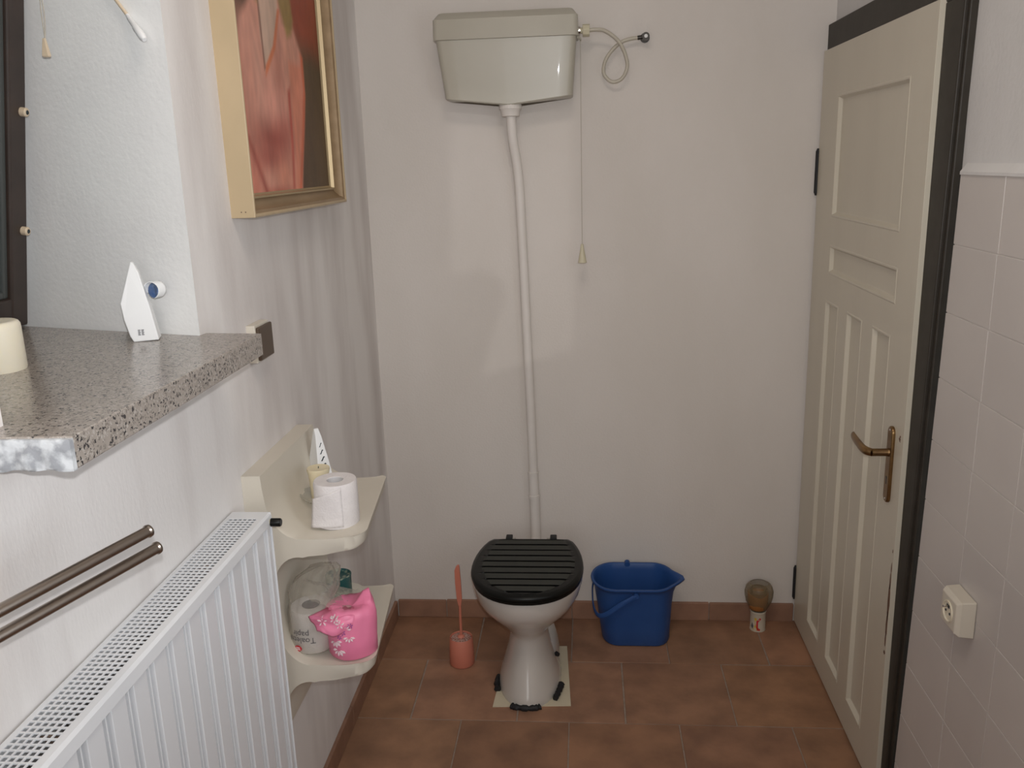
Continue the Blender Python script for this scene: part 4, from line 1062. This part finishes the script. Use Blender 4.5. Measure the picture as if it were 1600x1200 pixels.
# wrapped rolls on the lower shelf
bp_ = root('clear_pack', 'clear film pack of toilet paper printed upside down, left on the lower shelf', 'toilet paper pack', (-.622, 1.745, .595))
cc = (-.622, 1.748, .5965)
bm = B(); lathe(bm, [(.010, 0), (.045, .0005), (.048, .004), (.0485, .090), (.046, .0985), (.022, .100), (.018, .098), (.018, .06)], cc, 40); obj('paper_roll', bm, M['paper'], bp_, smooth=50)
bm = B(); lathe(bm, [(.0175, .0985), (.0205, .1003), (.0175, .1005)], cc, 24); obj('roll_core', bm, M['ink'], bp_)
# film: crumpled sleeve drawn up to a gathered tip
bm = B(); rings = []
for t, (r_, z, ox, oy) in enumerate([(.047, 0, 0, 0), (.0525, .004, 0, 0), (.0535, .03, 0, 0), (.0535, .06, 0, 0), (.0535, .09, 0, .002), (.0520, .115, 0, .006), (.052, .135, .004, .012), (.048, .152, .010, .020), (.036, .166, .020, .034), (.016, .172, .030, .05)]):
    row = []
    for k in range(64):
        a = 2*PI*k/64; am = .0006+.0050*max(0, z-.075)/.06
        q = r_+am*mnoise.noise(Vector((math.cos(a)*3, math.sin(a)*3, z*34)))*1.8+am*.8*mnoise.noise(Vector((math.cos(a)*9, math.sin(a)*9, z*60)))
        x = cc[0]+ox+q*math.cos(a); x = max(x, -.668-.0*z)
        row.append((x, cc[1]+oy+q*math.sin(a), cc[2]+.0006+z))
    rings.append(row)
loft(bm, rings, True, True); film_o = obj('film_wrap', bm, M['film'], bp_, smooth=80, label='crumpled see-through film')
# loose film fold reaching over to the pink pack
bm = B(); G = []
for j in range(16):
    row = []
    for i in range(22):
        u, w = i/21, j/15
        x = -.640+.125*u; y = 1.722+.115*w-.02*u; z = .706+.040*(1-u)**1.2*math.sin(PI*min(1, .25+w*.8))-.012*u+.010*mnoise.noise(Vector((u*5, w*5, 3)))+.005*mnoise.noise(Vector((u*14, w*14, 6)))
        row.append(bm.verts.new((x, y, z)))
    G.append(row)
for j in range(15):
    for i in range(21): bm.faces.new((G[j][i], G[j][i+1], G[j+1][i+1], G[j+1][i]))
obj('film_fold', bm, M['film'], bp_, smooth=80)
# printing on the front of the film, upside down as the pack stands
vs, fs = text_polys('Toaletní\npapír', .0200, .0001, line=.8)
bm = B(); rr_ = .0542
bv_ = [bm.verts.new((cc[0]+(rr_+v.z)*math.sin((-v.x-.012)/rr_), cc[1]-(rr_+v.z)*math.cos((-v.x-.012)/rr_), cc[2]+.047-v.y)) for v in vs]
for f in fs:
    try: bm.faces.new([bv_[i] for i in f])
    except ValueError: pass
obj('lettering', bm, M['ink'], bp_, label='grey upside-down lettering Toaletní papír')
bm = B()
oncyl(bm, [(-.022+.0095*math.cos(2*PI*k/20), .017+.0068*math.sin(2*PI*k/20)) for k in range(20)], cc, .0538, .0006); lg = obj('red_badge', bm, M['red'], bp_, label='small red oval badge')
bm = B()
for dz, ww in ((.0018, .0052), (-.0022, .0060)):
    for k in range(5): oncyl(bm, [(-.022-ww+k*ww*.42, .0162+dz), (-.022-ww+k*ww*.42+ww*.3, .0162+dz), (-.022-ww+k*ww*.42+ww*.3, .0185+dz), (-.022-ww+k*ww*.42, .0185+dz)], cc, .0538, .0010)
obj('badge_lettering', bm, M['pinkpale'], lg)

pk = root('pink_pack', 'pink flower-printed paper pack standing at the right of the lower shelf', 'pack', (-.528, 1.733, .5925))
pc_ = (-.528, 1.735, .5925); bm = B(); rings = []
spec_ = [(.050, 0, 0), (.0545, .004, 0), (.055, .04, .0), (.0555, .075, .0), (.056, .095, .05), (.0545, .106, .35), (.048, .113, .8), (.034, .113, .7), (.018, .109, .3), (.006, .108, 0)]
for r_, z, cr in spec_:
    row = []
    for k in range(64):
        a = 2*PI*k/64
        q = r_*(1+.045*math.cos(4*a+.6)*(1 if z > .05 else .5))
        lift = cr*(.034*max(0, math.cos(a-.55))**6+.004*max(0, math.cos(a-3.6))**3+.005*abs(mnoise.noise(Vector((math.cos(a)*2.6, math.sin(a)*2.6, z*12)))))
        q += (.004*mnoise.noise(Vector((math.cos(a)*3, math.sin(a)*3, z*30))) if z > .05 else 0)
        row.append((pc_[0]+q*math.cos(a), pc_[1]+q*math.sin(a)*.95, pc_[2]+z+lift))
    rings.append(row)
loft(bm, rings, True, True); pkb = obj('wrapper', bm, M['pink'], pk, smooth=55)
bm = B(); G = []      # folded flap hanging over the front left
for jj in range(13):
    row = []
    for ii in range(23):
        u, w = ii/22, jj/12
        xl, xr = -.609+.018*w, -.506-.010*w
        x = xl+(xr-xl)*u; z = .7035-.008*abs(u-.45)+.004*math.sin(u*9)-(.048-.016*(1-u)**2-.014*u*u)*w
        y = 1.6865-.010*math.sin(PI*min(1, u*1.05))-.004*w-.003*math.sin(w*7+u*5)+.0015*mnoise.noise(Vector((u*7, w*7, 2)))
        row.append(bm.verts.new((x, y, z)))
    G.append(row)
for jj in range(12):
    for ii in range(22): bm.faces.new((G[jj][ii], G[jj][ii+1], G[jj+1][ii+1], G[jj+1][ii]))
top_ = [bm.verts.new((v.co.x*.55+pc_[0]*.45, 1.722, .7045+.002*math.sin(k))) for k, v in enumerate(G[0])]
for ii in range(22): bm.faces.new((G[0][ii], G[0][ii+1], top_[ii+1], top_[ii]))
fl = obj('folded_flap', bm, M['pink'], pkb, smooth=40); sm = fl.modifiers.new('t', 'SOLIDIFY'); sm.thickness = .0012
def flower(bm, u, z, s, petals=5, rot=0, r=.0556, up=True):
    for k in range(petals):
        a = math.radians(rot+(-70+140*k/(petals-1)) if up else rot+360*k/petals)
        d = (math.sin(a), math.cos(a)); n_ = (d[1], -d[0])
        oncyl(bm, [(u+d[0]*s*.25, z+d[1]*s*.25), (u+d[0]*s*.7+n_[0]*s*.16, z+d[1]*s*.7+n_[1]*s*.16), (u+d[0]*s, z+d[1]*s), (u+d[0]*s*.7-n_[0]*s*.16, z+d[1]*s*.7-n_[1]*s*.16)], pc_, r, .0008)
bm = B(); flower(bm, .008, .062, .014, 5, 180); flower(bm, -.026, .050, .017, 5, 165); flower(bm, -.018, .030, .017, 5, 185); flower(bm, .002, .080, .012, 4, 20)
obj('white_flowers', bm, M['pinkpale'], pkb, label='pale printed flowers')
bm = B(); flower(bm, -.006, .072, .008, 6, 0, up=False); flower(bm, .012, .088, .007, 6, 20, up=False); flower(bm, -.014, .060, .006, 6, 0, up=False)
obj('purple_flowers', bm, M['purple'], pkb, label='small purple printed flowers')
bm = B()       # prints on the flap
for (x, z, s, n_) in ((-.575, .693, .012, 5), (-.548, .699, .010, 6), (-.537, .686, .010, 5)):
    for k in range(n_):
        a = 2*PI*k/n_; d = Vector((math.sin(a), 0, math.cos(a))); q = Vector((d.z, 0, -d.x)); c0 = Vector((x, 1.6735 if x > -.57 else 1.6755, z))
        loft(bm, [[c0+d*s*.25+Vector((0, e, 0)), c0+d*s*.7+q*s*.14+Vector((0, e, 0)), c0+d*s+Vector((0, e, 0)), c0+d*s*.7-q*s*.14+Vector((0, e, 0))] for e in (0, .010)])
obj('flap_print', bm, M['pinkpale'], pkb)

cu2 = root('printed_tin', 'blue-green patterned tin at the back of the lower shelf', 'tin', (-.625, 1.965, .600))
bm = B(); lathe(bm, [(.030, .0), (.0315, .002), (.0315, .058), (.0325, .060), (.0325, .064), (.030, .0645), (.028, .058)], (-.622, 1.965, .598), 36); obj('can', bm, M['teal'], cu2, smooth=40)
